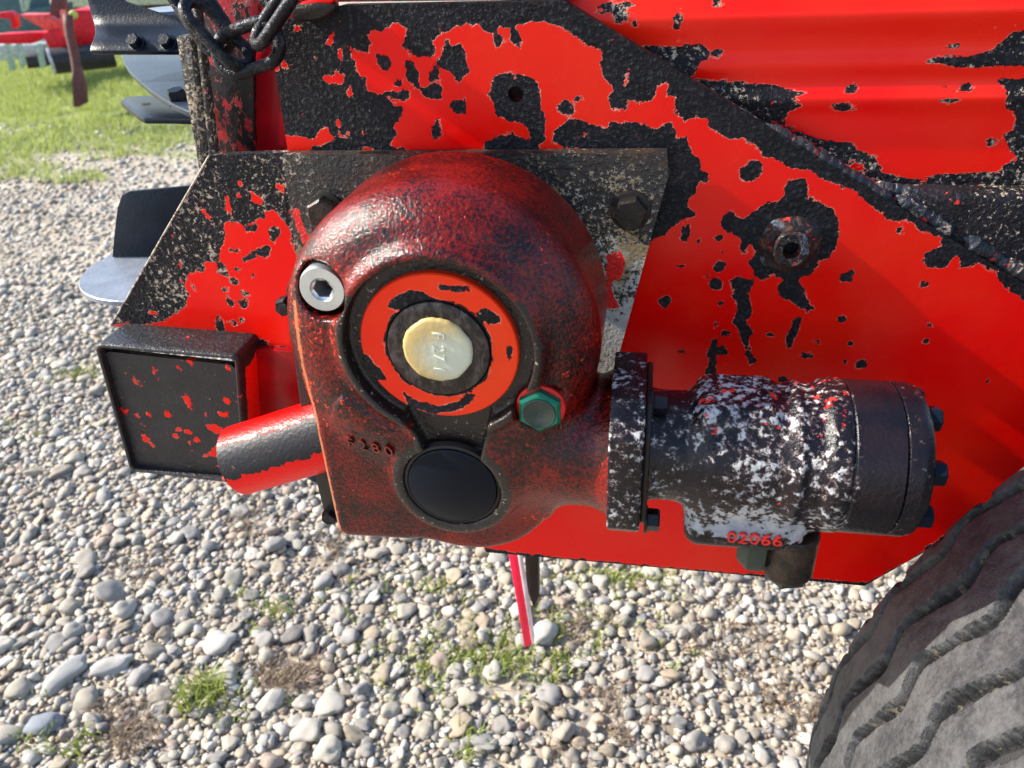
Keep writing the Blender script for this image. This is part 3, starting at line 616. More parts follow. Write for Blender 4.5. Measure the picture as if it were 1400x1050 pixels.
# corrugated wall above, with pressed ribs
zr = [at(1150, y, .022)[2] for y in (20, 88, 136)]
def wallY(X_, Z_):
    r = np.zeros(X_.shape)
    for z_, wd, am in ((zr[0], .010, .0042), (zr[1], .006, .0018), (zr[2], .007, .0026)): r -= am*np.exp(-((Z_-z_)/wd)**2)
    return r
WL = [('k', z2([(255, 285), (300, 290), (520, 300), (630, 325), (560, 345), (620, 370), (560, 400), (550, 430), (500, 430), (480, 440), (380, 400), (200, 290)])), ('k', z2([(50, 165), (270, 158), (282, 195), (210, 275), (150, 240), (40, 190)])),
      ('k', z2([(1050, 215), (1080, 200), (1200, 205), (1290, 180), (1360, 115), (1470, 105), (1470, 240), (1290, 235), (1120, 235), (1040, 230)])), ('k', z2([(1310, 285), (1470, 270), (1470, 390), (1340, 385), (1330, 320)])),
      ('k', z2([(1095, 300), (1150, 310), (1200, 290), (1240, 310), (1200, 330), (1120, 325)])), ('k', z2([(1100, 350), (1180, 345), (1130, 370)])), ('k', z2([(1370, 400), (1480, 390), (1480, 660), (1310, 630), (1330, 580), (1380, 560), (1340, 510), (1330, 480), (1370, 460)])),
      ('k', z2([(900, 612), (1000, 640), (1060, 618), (1160, 615), (1360, 610), (1480, 700), (1000, 700), (860, 640), (700, 540), (480, 440), (560, 450), (640, 480), (700, 500), (780, 510), (870, 560)])), ('r', z2([(560, 425), (620, 415), (610, 440), (570, 450)])), ('r', z2([(780, 560), (830, 580), (840, 610), (790, 590)])), ('r', z2([(1000, 640), (1060, 635), (1030, 660)]))]
for e in ell(860, 0, .3857, [(173, 65, 20, 32), (310, 2, 18, 14), (783, 312, 16, 10), (755, 375, 38, 15), (1150, 165, 22, 10), (20, 75, 14, 14), (175, 140, 10, 6), (313, 190, 10, 8), (1285, 500, 16, 14), (-40, 25, 60, 12), (-30, 60, 30, 20)]): WL.append(('k', e))
sheet('body_wall', [(700, -60), (1560, -60), (1560, 600), (1180, 400), (700, 150)], .022, .0026, .004, M_wall, SP, layers=WL, yfun=wallY)
# cross beam behind the plate at right
a, b = at(1238, 262, .006), at(1560, 262, .006)
bm = bmesh.new(); box_bm(bm, ((a[0]+b[0])/2, .0285, a[2]-.045), (b[0]-a[0], .045, .09), bevel=0)
es = [e for e in bm.edges]; bmesh.ops.bevel(bm, geom=es, offset=.008, segments=4, profile=.5, affect='EDGES')
me_o = from_bm('cross_beam', bm, chipped('black_rough_beam', cream_in_black=.15), SP, angle=50); attr(me_o.data, 'chip', np.full(len(me_o.data.vertices), .006))
# weld beads along the plate's sloping edge
def bead(p0, p1, Y, rad, n):
    A_, B_ = Vector(at(*p0, Y)), Vector(at(*p1, Y)); L_ = (B_-A_).length; pts = []
    for i in range(n+1):
        t = i/n; q = A_.lerp(B_, t); q += Vector((mnoise.noise(Vector((t*9, 1, p0[0]))), mnoise.noise(Vector((t*9, 5, p0[0])))*.5, mnoise.noise(Vector((t*9, 3, p0[0])))))*.0022; pts.append(q)
    bm = bmesh.new(); tube_bm(bm, pts, rad, 14, rf=lambda t: (.88+.13*abs(sin(t*L_/.0019))+.45*mnoise.noise(Vector((t*L_*55, 0, p0[0]))))*min(1, .25+7*min(t, 1-t)))
    return from_bm('weld_bead', bm, M_weld, SP, smooth=True)
bead((1045, 170), (1228, 280), .0066, .0050, 90); bead((1225, 268), (1302, 318), .0056, .0050, 60); bead((1316, 325), (1430, 394), .0056, .0052, 70); bead((1195, 256), (1262, 266), .014, .005, 40); bead((905, 95), (1040, 170), .006, .003, 50)
bead((1440, 400), (1540, 458), .001, .0058, 40)
# threaded boss with rusty collar
c = at(1080, 334, 0)
bs = lathe('threaded_boss', [(.023, 0), (.022, -.001), (.0185, .0035), (.0135, .0055), (.0125, .011), (.0115, .012), (.0062, .012), (.0055, .0105), (.0050, -.012), (0, -.012)][::1], c, (0, -1, 0), mottled('rusty_boss', (.014, .010, .010), (.10, .035, .02), (.50, .03, .02), sc=150, lo=.5, hi=.62, lo3=.58, hi3=.62, c4=(.07, .08, .10), lo4=.60, bump=.0012, bscale=220, rough=(.3, .5)), SP, 48)
for v in bs.data.vertices:
    d = (v.co-Vector(c)); k = 1+.10*mnoise.noise(v.co*90); v.co = Vector(c)+Vector((d.x*k, d.y, d.z*k))
# inside face seen at left of the plate, post and bars
prism('inner_web', [at(255, -60, .045), at(362, -60, .045), at(346, 80, .045), at(348, 215, .045), at(350, 330, .045), at(300, 330, .045)], (0, .006, 0), M_web, SP)
prism('inner_panel', [at(330, -60, .060), at(460, -60, .060), at(460, 330, .060), at(350, 330, .060)], (0, .006, 0), plain('shaded_red_paint', (.36, .004, .012), .3, 0, .0001, 300, .15), SP)  # red darkened to crimson, shade of the recess put into the colour
prism('post_flange', [at(240, 50, .012), at(262, 47, .012), at(292, 232, .012), at(274, 250, .012)], (0, .010, 0), M_post, SP, .0015)
prism('post_edge', [at(257, -40, .004), at(264, -40, .004), at(295, 222, .004), at(287, 226, .004)], (0, .008, 0), M_post, SP, .001)
prism('latch_lug', [at(395, 8, -.012), at(430, 3, -.012), at(458, 6, -.012), at(456, 18, -.012), at(435, 27, -.012), at(400, 31, -.012)], (0, .012, 0), M_dark, SP, .003)
prism('top_rail', [at(395, -20, .010), at(790, -30, .010), at(790, 0, .010), at(395, 4, .010)], (0, .03, 0), M_web, SP, .003)
prism('red_clip', [at(408, 4, -.010), at(430, -2, -.010), at(462, -6, -.010), at(452, 6, -.010), at(412, 12, -.010)], (0, .01, 0), plain('bright_red', RED, .35), SP, .002)

# ---- hollow beam end at left
def rrect(x0, x1, z0, z1, r, n=5):
    o = []
    for cx, cz, a0 in ((x1-r, z1-r, 0), (x0+r, z1-r, 90), (x0+r, z0+r, 180), (x1-r, z0+r, 270)):
        for k in range(n+1): a = radians(a0+90*k/n); o.append((cx+r*cos(a), cz+r*sin(a)))
    return o
YB = -.044
quad = [at(127, 470, YB), at(325, 487, YB), at(338, 664, YB), at(177, 645, YB)]
def lerp2(q, u, v):
    a = np.array(q[0])*(1-u)+np.array(q[1])*u; b = np.array(q[3])*(1-u)+np.array(q[2])*u; return a*(1-v)+b*v
def quad_round(q, r, inset, y, n=6):
    out = []; w_ = np.linalg.norm(np.array(q[1])-q[0]); h_ = np.linalg.norm(np.array(q[3])-q[0])
    for (x, z) in rrect(inset, w_-inset, inset, h_-inset, r, n): p_ = lerp2(q, x/w_, z/h_); out.append((p_[0], y, p_[2]))
    return out
bm = bmesh.new()
depth = .038
loops = [quad_round(quad, .006, 0.0, YB+depth), quad_round(quad, .006, 0.0, YB+.002), quad_round(quad, .006, .0008, YB+.0005), quad_round(quad, .005, .0020, YB), quad_round(quad, .004, .0035, YB+.0008), quad_round(quad, .004, .0042, YB+.003), quad_round(quad, .004, .0042, YB+.02)]
vr = [[bm.verts.new(p_) for p_ in L_] for L_ in loops]
for P_, Q_ in zip(vr, vr[1:]):
    for k in range(len(P_)): bm.faces.new((P_[k], P_[(k+1) % len(P_)], Q_[(k+1) % len(P_)], Q_[k]))
bmesh.ops.subdivide_edges(bm, edges=[e for e in bm.edges if e.calc_length() > .03], cuts=6, use_grid_fill=True)
bxo = from_bm('box_beam', bm, M_box, SP, angle=35)
co = np.array([v.co[:] for v in bxo.data.vertices]); mid = np.mean([q for q in quad], 0)
# right side of the beam is red, the rest black
attr(bxo.data, 'chip', np.where((co[:, 0] > mid[0]+.035) & (co[:, 2] < quad[1][2]-.006) & (co[:, 1] > YB+.012), -.006, .010))
capq = [at(134, 486, YB+.006), at(317, 500, YB+.006), at(334, 664, YB+.006), at(183, 646, YB+.006)]
capo = sheet('end_cap', [(134, 486), (150, 481), (316, 499), (322, 505), (334, 662), (186, 645), (180, 636)], YB+.006, .0018, .006, M_box, bxo, base=.012,
             layers=[('r', z) for z in (zq([(620, 720), (650, 690), (690, 640), (715, 665), (700, 715), (640, 715)]), zq([(630, 560), (680, 555), (720, 585), (680, 605), (640, 590)]), zq([(470, 270), (500, 280), (515, 300), (480, 290)]), zq([(540, 640), (590, 625), (610, 640), (560, 655)]), zq([(700, 505), (740, 500), (745, 520), (705, 520)]))]
             + [('r', e) for e in ell(100, 420, .2857, [(310, 520, 16, 14), (360, 515, 14, 14), (455, 520, 12, 14), (345, 630, 10, 24), (550, 455, 18, 30), (490, 615, 14, 10), (400, 320, 8, 18), (180, 340, 8, 22), (700, 760, 12, 12), (760, 775, 20, 14), (250, 500, 14, 10), (370, 660, 10, 10), (735, 450, 10, 10), (555, 600, 12, 10), (500, 580, 10, 7), (420, 440, 8, 18), (560, 265, 8, 14), (740, 290, 10, 12)])])
# bracket between beam and gearbox (crimson side)
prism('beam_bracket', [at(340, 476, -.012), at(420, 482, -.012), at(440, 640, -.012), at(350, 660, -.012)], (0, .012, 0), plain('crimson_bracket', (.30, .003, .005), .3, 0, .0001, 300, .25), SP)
# pipe stub
P0, P1 = Vector(at(328, 629, -.080)), Vector(at(470, 586, -.072)); ax = (P1-P0).normalized(); ln = (P1-P0).length; rp_ = .0285
def tube_mat():
    N = NT('black_sleeve_red_ends'); v = N.math('ADD', N.att('chip'), N.math('MULTIPLY', N.math('SUBTRACT', N.noise(100, 6, .7), .5), .020)); f = N.ramp(v, -.0004, .0004)
    N.col(N.mix(f, (*RED, 1), N.mix(N.ramp(N.noise(220, 5, .7), .64, .68), (.016, .015, .018), (.28, .12, .08)))); N.rough(N.mixf(f, .34, .48)); N.p('Specular IOR Level', .25); N.bump(N.math('ADD', N.noise(350, 3, .5), N.math('MULTIPLY', f, .4)), .0005); return N.m
bm = bmesh.new(); prof = [(rp_-.003, .02), (rp_-.003, .0005), (rp_-.0022, 0), (rp_-.0006, 0), (rp_, .0006)]+[(rp_, ln*k/16) for k in range(1, 17)]; lathe_bm(bm, prof, P0, ax, 72)
ps = from_bm('pipe_stub', bm, tube_mat(), SP, angle=35)
ch = []
for v in ps.data.vertices:
    d = v.co-P0; t = d.dot(ax); r = d-ax*t; ang = math.atan2(r.z, -r.y); ch.append(min(.0145-abs(ang-.50)*rp_-.0015, t+.002))
attr(ps.data, 'chip', ch)
# pink-red strut below
q0, q1 = at(704, 745, .10), at(724, 884, .10)
prism('support_strut', [at(692, 740, .10), at(704, 740, .10), at(727, 882, .10), at(717, 886, .10)], (0, .012, 0), plain('pink_red_paint', (.75, .008, .05), .4, 0, 0, 300, .1), SP)
prism('strut_edge', [at(704.5, 740, .0985), at(708, 740, .0985), at(729.5, 880, .0985), at(727.5, 882, .0985)], (0, .012, 0), plain('worn_white_edge', (.75, .6, .6), .5), SP, .0003)
prism('hanging_strap', [at(716, 742, .13), at(736, 748, .13), at(737, 815, .13), at(730, 832, .13), at(720, 806, .13)], (0, .012, 0), M_dark, SP, .001)

# ================================================================== GEARBOX
HMAP = {}
def build_hmap(V):
    d = {}
    for x, y, z in V:
        k = (round(x/.003), round(z/.003))
        if y < d.get(k, 0): d[k] = y
    return d
def front_y(x, z):
    k = (round(x/.003), round(z/.003)); vals = [HMAP.get((k[0]+i, k[1]+j)) for i in range(-4, 5) for j in range(-3, 4)]; vals = [v for v in vals if v is not None]
    return sum(vals)/len(vals) if vals else -.131
def gearbox():
    h = .0015; lo = np.array([-.262, -.158, -.402]); hi = np.array([.035, -.028, -.110])
    n = np.ceil((hi-lo)/h).astype(int)+1
    X_ = (lo[0]+np.arange(n[0])*h)[:, None]; Z_ = (lo[2]+np.arange(n[2])*h)[None, :]; X2, Z2 = np.broadcast_arrays(X_, Z_)
    Yv = (lo[1]+np.arange(n[1])*h)[None, :, None]
    dc = (-.1255, -.2285); d_dome = np.hypot(X2-dc[0], Z2-dc[1])-.1015
    blk = pl([(408, 400), (414, 372), (500, 400), (700, 400), (742, 560), (750, 700), (640, 726), (560, 733), (476, 728), (464, 720), (436, 590)], -.125)
    d_blk = sd_poly(X2, Z2, blk)
    lc = at(620, 660, -.138); d_low = np.hypot(X2-lc[0]-.004, Z2-lc[2]+.004)-.0640; d_col = np.hypot(X2-lc[0], Z2-lc[2])-.0440
    E3 = lambda d: d[:, None, :]
    dome = ext(E3(d_dome), Yv, -.143, -.02, .036)
    body = ext(E3(smin(d_blk, d_low, .01)), Yv, -.131, -.02, .006)
    f = smin(dome, body, .012)
    low = ext(E3(d_col), Yv, -.1425, -.04, .006); f = smin(f, low, .006)
    # neck towards the motor
    ma = at(870, 606, -.100); zc = ma[2]
    x_end = at(842, 606, -.138)[0]
    xq = X_[:, None, :]; zq_ = Z_[None, :, :]
    rad = np.maximum(np.abs(zq_-zc)*.0, 0)
    dyz = np.sqrt((Yv+.100)**2+(zq_-zc)**2)
    flare = .0445+.010*np.clip((xq-(x_end-.020))/.020, 0, 1)**2
    neck = np.maximum(dyz-flare, np.abs(xq-(x_end-.06)/1)-.06); f = smin(f, neck, .013)
    # collar round the output shaft and its bore
    rc = at(599, 478, -.146); d_c = np.hypot(X2-rc[0], Z2-rc[2])
    f = smin(f, ext(E3(d_c-.064), Yv, -.150, -.08, .006), .008)
    f = smax(f, -ext(E3(d_c-.0575), Yv, -.2, -.139, .002), .0015)
    f = smax(f, -ext(E3(np.hypot(X2-lc[0], Z2-lc[2])-.0335), Yv, -.2, -.136, .001), .0015)
    # channel linking both bores
    chn = sd_poly(X2, Z2, pl([(560, 560), (668, 560), (655, 615), (590, 612)], -.138)); f = smax(f, -ext(E3(chn-.002), Yv, -.2, -.1335, .003), .003)
    # spot faces of the plugs
    for (px, py, r, y) in ((452, 384, .0175, -.124), (742, 552, .0165, -.137)):
        q = at(px, py, y); f = smax(f, -ext(E3(np.hypot(X2-q[0], Z2-q[2])-r), Yv, -.2, y, .001), .002)
    # raised pad
    pad = sd_poly(X2, Z2, pl([(450, 575), (462, 540), (476, 528), (552, 580), (530, 592), (455, 580)], -.135)); f = f-.0026*np.clip(-E3(pad)/.003, 0, 1)*(Yv < -.10)
    V, F = surface_nets(f, lo, h)
    HMAP.update(build_hmap(V))
    me = npmesh('gearbox', V, F)
    d1 = np.hypot(V[:, 0]-rc[0], V[:, 2]-rc[2])-.062; d2 = np.hypot(V[:, 0]-lc[0], V[:, 2]-lc[2])-.0412
    ch = np.maximum(-d1, -d2); ch = np.maximum(ch, -sd_poly(V[:, 0], V[:, 2], pl([(560, 555), (690, 555), (660, 620), (580, 615)], -.135)))
    ch = np.where(V[:, 1] < -.125, ch, -.02); top = (V[:, 2] > rc[2]+.035) & (d1 > -.004); ch = np.where(top, np.minimum(ch, -.006), ch)
    attr(me, 'chip', np.clip(ch, -.02, .02))
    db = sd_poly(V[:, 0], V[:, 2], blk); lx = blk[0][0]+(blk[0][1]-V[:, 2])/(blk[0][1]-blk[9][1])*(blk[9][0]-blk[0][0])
    attr(me, 'edge', np.clip(1-np.abs(db+.002)/.0035, 0, 1)*(np.abs(V[:, 0]-lx) < .012)*(V[:, 1] < -.112)*(V[:, 2] < blk[0][1]))  # mask of the painted sunlit rim along the worn left front edge
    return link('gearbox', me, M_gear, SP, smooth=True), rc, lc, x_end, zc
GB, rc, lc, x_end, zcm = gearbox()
sm = GB.modifiers.new('smooth', 'SMOOTH'); sm.factor = .5; sm.iterations = 2
# rear cover of the housing
co_ = [(398, 396), (412, 360), (470, 300), (560, 300), (760, 620), (745, 700), (560, 716), (468, 716), (454, 716), (440, 660), (418, 560)]
prism('rear_cover', [at(x-8, y, -.075) for x, y in co_], (0, .022, 0), M_dark, GB, .002)
for px, py in ((392, 414), (452, 700), (425, 590)):
    bm = bmesh.new(); hexbolt_bm(bm, Vector(at(px+2, py, -.070)), (0, -1, 0), .0068, .010, 0, .3); from_bm('cover_bolt', bm, M_chain, GB, angle=30)
# seal ring, shaft, cap
nx_ = 64
bm = bmesh.new(); prof = [(.0320, .0)]+[(.0320+(.0474-.0320)*k/10, .0062) for k in range(11)]+[(.0482, .0052), (.0482, -.004)]
lathe_bm(bm, prof, (rc[0], -.139, rc[2]), (0, -1, 0), 128); so_ = from_bm('seal_ring', bm, M_seal, GB, angle=35)
V = np.array([v.co[:] for v in so_.data.vertices]); SL = []
for pts in ([(535, 408), (560, 396), (585, 402), (598, 410), (560, 415), (545, 425), (530, 420)], [(650, 430), (664, 424), (682, 432), (684, 442), (668, 442)], [(495, 480), (506, 490), (520, 505), (528, 520), (510, 518), (497, 500)], [(548, 532), (570, 548), (600, 556), (628, 548), (636, 538), (650, 540), (630, 560), (596, 566), (560, 556)], [(696, 470), (700, 478), (697, 495), (692, 480)], [(598, 388), (640, 392), (645, 400), (600, 396)]):
    SL.append(('k', pts))
attr(so_.data, 'chip', np.maximum(chip_field(V[:, 0], V[:, 2], -.1452, -.0028, SL), (.0332-np.hypot(V[:, 0]-rc[0], V[:, 2]-rc[2]))))
lathe('output_shaft', [(0, .0074), (.018, .0076), (.0215, .0082), (.0290, .0084), (.0309, .0074), (.0313, .0055), (.0313, -.01)], (rc[0], -.139, rc[2]), (0, -1, 0), mottled('scratched_shaft_end', (.03, .024, .022), (.10, .085, .08), (.28, .26, .24), sc=180, lo=.4, hi=.7, lo3=.66, hi3=.74, rough=(.28, .45), metal=.6, bump=.0004, streak=(1, 1, .5)), GB, 96)
bm = bmesh.new(); cc = at(597, 481, -.150); prof = [(0, .0022)]+[(.0205*k/12, .0020-.0006*(k/12)**6) for k in range(1, 13)]+[(.0211, -.0005), (.0211, -.004)]
lathe_bm(bm, prof, (cc[0], -.1478, cc[2]), (0, -1, 0), 96)
for v in bm.verts:
    d = v.co-Vector((cc[0], v.co.y, cc[2])); v.co += d*(.045*mnoise.noise(d.normalized()*2.2)+.02*mnoise.noise(d.normalized()*9)) if d.length > .015 else Vector()
cap_ = from_bm('shaft_cap', bm, M_cream, GB, smooth=True); V = np.array([v.co[:] for v in cap_.data.vertices])
attr(cap_.data, 'chip', np.clip(np.hypot(V[:, 0]-cc[0]-.006, V[:, 2]-cc[2]+.003)/.026, 0, 1))
lathe('end_disc', [(0, .0032), (.0290, .0032), (.0302, .0024), (.0306, 0), (.0306, -.003)], (lc[0], -.1395, lc[2]), (0, -1, 0), M_capb, GB, 96)
lathe('disc_groove', [(.0307, -.0005), (.0307, .0012), (.0312, .0016), (.0330, .0010), (.0345, -.002)], (lc[0], -.1400, lc[2]), (0, -1, 0), M_blackbore, GB, 96)
# socket-head filler plug
def socket_plug(px, py, y, r, h, ri):
    c = Vector(at(px, py, y)); bm = bmesh.new(); m = frame((0, -1, 0))
    prof = [(r, -.004), (r, h*.75), (r*.93, h), (ri*1.22, h), (ri*1.08, h-.0012)]; rings = lathe_bm(bm, prof, c, (0, -1, 0), 72)
    last = rings[-1]; R1_, R2_ = [], []
    for k in range(72):
        a = 2*pi*k/72; q = (a % (pi/3))-pi/6; hr = ri*cos(pi/6)/cos(q); R1_.append(bm.verts.new(c+m@Vector((hr*cos(a), hr*sin(a), h-.0018)))); R2_.append(bm.verts.new(c+m@Vector((hr*cos(a), hr*sin(a), h-.016))))
    for P_, Q_ in ((last, R1_), (R1_, R2_)):
        for k in range(72): bm.faces.new((P_[k], P_[(k+1) % 72], Q_[(k+1) % 72], Q_[k]))
    bm.faces.new(R2_); return from_bm('filler_plug', bm, M_zinc, GB, angle=28)
socket_plug(449, 386, -.126, .0148, .011, .0062)
# green sight plug
c = Vector(at(740, 554, -.137)); bm = bmesh.new(); hexbolt_bm(bm, c, (0, -1, 0), .0145, .0095, 0, pi/6); gp = from_bm('level_plug', bm, M_green, GB, angle=25)
lathe('plug_washer', [(.0152, -.001), (.0152, .0022), (.0140, .003), (.010, .003)], c, (0, -1, 0), plain('red_washer', (.7, .01, .01), .35), GB, 48)
# its worn face
lathe('plug_face', [(.0103, .0094), (.0103, .0100), (.0096, .0104), (.0086, .0098), (.001, .0098), (0, .0092)], c, (0, -1, 0), M_greenface, GB, 48)
# lettering
def text(name, body, origin, xdir, zdir, size, depth, mat, parent, spacing=1.0):
    cu = bpy.data.curves.new(name, 'FONT'); cu.body = body; cu.size = size; cu.extrude = depth; cu.align_x = 'CENTER'; cu.align_y = 'CENTER'; cu.space_character = spacing; cu.bevel_depth = 0; cu.resolution_u = 3
    to = bpy.data.objects.new(name, cu); COL.objects.link(to); dg = bpy.context.evaluated_depsgraph_get(); me = bpy.data.meshes.new_from_object(to.evaluated_get(dg)); COL.objects.unlink(to); bpy.data.objects.remove(to)
    x = Vector(xdir).normalized(); n = x.cross(Vector(zdir)).normalized(); z = n.cross(x)
    m = Matrix(((x.x, z.x, n.x), (x.y, z.y, n.y), (x.z, z.z, n.z))).to_4x4(); me.transform(Matrix.Translation(Vector(origin)) @ m)
    me.materials.clear(); return link(name, me, mat, parent)
mg = plain('casting_letter_paint', (.13, .008, .005), .3, 0, .0003, 300, .4)
tl = text('raised_lettering', 'F280', at(507, 608, -.1355), (1, 0, .0), (0, 0, 1), .0135, .0006, mg, GB, 1.45); attr(tl.data, 'chip', np.full(len(tl.data.vertices), -.02))
tv = np.array([v.co[:] for v in tl.data.vertices]); ty_ = np.array([front_y(a, c_) for a, b_, c_ in tv]); cf = np.linalg.lstsq(np.c_[tv[:, 0], tv[:, 2], np.ones(len(tv))], ty_, rcond=None)[0]
for v in tl.data.vertices: v.co.y = cf[0]*v.co.x+cf[1]*v.co.z+cf[2]+(v.co.y+.1355)*1.5-.0003
text('raised_lettering', 'F 27 I', (cc[0]+.001, -.1500, cc[2]), (-.05, 0, -1), (1, 0, 0), .0105, .0003, plain('cap_letter', (.60, .60, .48), .4), GB, 1.1)

# ================================================================== HYDRAULIC MOTOR
YM = -.108
Ym0 = at(1000, 612, YM); zM = Ym0[2]-.0005
def mx(px): return at(px, 612+(px-1000)*.02, YM-.030)[0]
HM = empty('hydraulic_motor', (mx(900), YM, zM), SP)
# gearbox flange (square with clipped corners) and motor flange
def flange(name, x0, x1, ry, rz, ch_, mat, parent, bevel=.0015):
    pts = []
    for sy, sz in ((1, 1), (-1, 1), (-1, -1), (1, -1)):
        a_ = (ry*sy, (rz-ch_)*sz); b_ = ((ry-ch_)*sy, rz*sz)
        pts += [a_, b_] if sy*sz > 0 else [b_, a_]
    return prism(name, [(x0, YM+p_[0], zM+p_[1]) for p_ in pts], (x1-x0, 0, 0), mat, parent, bevel)
fl = flange('motor_mounting_flange', x_end-.004, mx(880), .047, .053, .018, M_motor, HM)
def densatt(o, d, r=0.0):
    n = len(o.data.vertices); attr(o.data, 'dens', np.full(n, d)); attr(o.data, 'redd', np.full(n, r))
densatt(fl, .42, -.3)
f2 = flange('motor_flange', mx(880)+.0002, mx(889), .040, .048, .014, M_dark, HM)
for sz, sy in ((.040, -.012), (-.040, -.030)):
    bm = bmesh.new(); hexbolt_bm(bm, (mx(889)-.001, YM+sy, zM+sz), (1, 0, 0), .0075, .008, .0095, .4); from_bm('flange_bolt', bm, M_motor2, HM, angle=30)
    densatt(HM.children[-1], .35)
def motor_body():
    h = .0015; x0, x1 = mx(885), mx(1165); lo = np.array([x0-.006, YM-.062, zM-.082]); hi = np.array([x1+.004, YM+.058, zM+.058]); n = np.ceil((hi-lo)/h).astype(int)+1
    X_ = (lo[0]+np.arange(n[0])*h)[:, None, None]; Y_ = (lo[1]+np.arange(n[1])*h)[None, :, None]; Z_ = (lo[2]+np.arange(n[2])*h)[None, None, :]
    kx = [mx(v) for v in (885, 900, 940, 962, 975, 1070, 1085, 1095, 1105, 1125, 1138, 1158, 1166)]; kr = [.0385, .0365, .0365, .0410, .0425, .0425, .0450, .0470, .0450, .0452, .0490, .0498, .0488]
    r = np.interp(X_, kx, kr); d = np.sqrt((Y_-YM)**2+(Z_-zM)**2)
    f = np.maximum(d-r, np.maximum(x0-X_, X_-x1))
    # square shoulder of the valve housing and the port boss below
    bx0, bx1 = mx(953), mx(1108)
    def rbox(cx, cy, cz, sx, sy, sz, R):
        a = np.abs(X_-cx)-sx+R; b = np.abs(Y_-cy)-sy+R; c2 = np.abs(Z_-cz)-sz+R
        return np.sqrt(np.maximum(a, 0)**2+np.maximum(b, 0)**2+np.maximum(c2, 0)**2)+np.minimum(np.maximum(np.maximum(a, b), c2), 0)-R
    f = smin(f, rbox((bx0+bx1)/2+.003, YM-.004, zM-.034, (bx1-bx0)/2+.006, .030, .0265, .010), .010)
    f = smin(f, rbox((bx0+mx(1070))/2, YM, zM+.020, (mx(1070)-bx0)/2, .026, .0245, .009), .006)
    V, F = surface_nets(f, lo, h); me = npmesh('motor_body', V, F)
    u = (V[:, 0]-x0)/(x1-x0); lowv = np.clip((zM-.015-V[:, 2])/.03, 0, 1)
    dn = .26*np.exp(-((u-.45)/.35)**2)+.38; dn += .9*lowv*(u > .1)*(u < .85)*np.clip((V[:, 2]-(zM-.050))/.01, -1, 1)
    attr(me, 'dens', dn); attr(me, 'redd', .35*np.clip((V[:, 2]-zM-.02)/.02, 0, 1)+.35*np.exp(-(((u-.85)/.10)**2+((V[:, 2]-zM+.046)/.012)**2))+.08)
    return link('motor_body', me, M_motor, HM, smooth=True)
MB = motor_body(); sm = MB.modifiers.new('smooth', 'SMOOTH'); sm.factor = .5; sm.iterations = 2
xa, xb, xc = mx(1166), mx(1237), mx(1276)
def dlathe(name, prof, mat, par, d0=0, dfun=None):
    o = lathe(name, prof, (0, YM, zM), (1, 0, 0), mat, par, 96); n = len(o.data.vertices); V = np.array([v.co[:] for v in o.data.vertices]); attr(o.data, 'dens', np.full(n, d0) if dfun is None else dfun(V)); attr(o.data, 'redd', np.full(n, .1) if dfun is None else dfun(V)*.3); return o
wear = lambda V: np.clip((zM-.030-V[:, 2])/.02, 0, 1)*1.0
nseg = lambda a_, b_, r: [(r, a_+(b_-a_)*k/8) for k in range(9)]
dlathe('gear_ring', [(.0478, xa-.001), (.0482, xa+.0004)]+nseg(xa+.001, xb-.001, .0488)+[(.0482, xb-.0003), (.047, xb)], M_motor2, HM, dfun=lambda V: wear(V)*1.1+.22+.5*np.exp(-((V[:, 0]-xa)/.004)**2))
dlathe('end_cover', [(.047, xb+.0001), (.0480, xb+.0004)]+nseg(xb+.001, xc-.006, .0487)+[(.0475, xc-.0022), (.045, xc), (.030, xc+.0008), (0, xc+.0008)], M_motor2, HM, dfun=lambda V: .62+.5*wear(V))
for k in range(7):
    a_ = radians(65+k*360/7); bm = bmesh.new(); hexbolt_bm(bm, (xc, YM-.038*sin(a_), zM+.038*cos(a_)), (1, 0, 0), .0078, .0075, 0, a_); from_bm('cover_bolt', bm, M_blade, HM, angle=30)
# port plug and hose fitting
pp = at(1025, 745, YM-.002); bm = bmesh.new(); hexbolt_bm(bm, (pp[0], YM-.020, zM-.0560), (0, 0, -1), .0115, .0235, 0, .5); from_bm('port_plug', bm, plain('grey_green_plug', (.05, .065, .05), .35, .4), HM, angle=30)
hp = at(1075, 760, YM-.012)
lathe('hose_fitting', [(0, -.012), (.0150, -.012), (.0166, -.010), (.0166, .001), (.0168, .022), (.0160, .0245), (.0110, .0248), (0, .0248)], (hp[0], YM-.019, zM-.0605), (0, 0, -1), M_brown, HM, 48)
bm = bmesh.new(); hexbolt_bm(bm, (hp[0], YM-.019, zM-.0850), (0, 0, -1), .0145, .006, 0, .3); from_bm('fitting_nut', bm, plain('grey_nut', (.07, .075, .075), .4, .5), HM, angle=30)
text('raised_lettering', '02066', (at(1035, 716, YM-.035)[0], YM-.0352, zM-.0455), (1, 0, 0), (0, -.1, 1), .0135, .0008, plain('letter_red', (.70, .03, .02), .4), HM, 1.05)

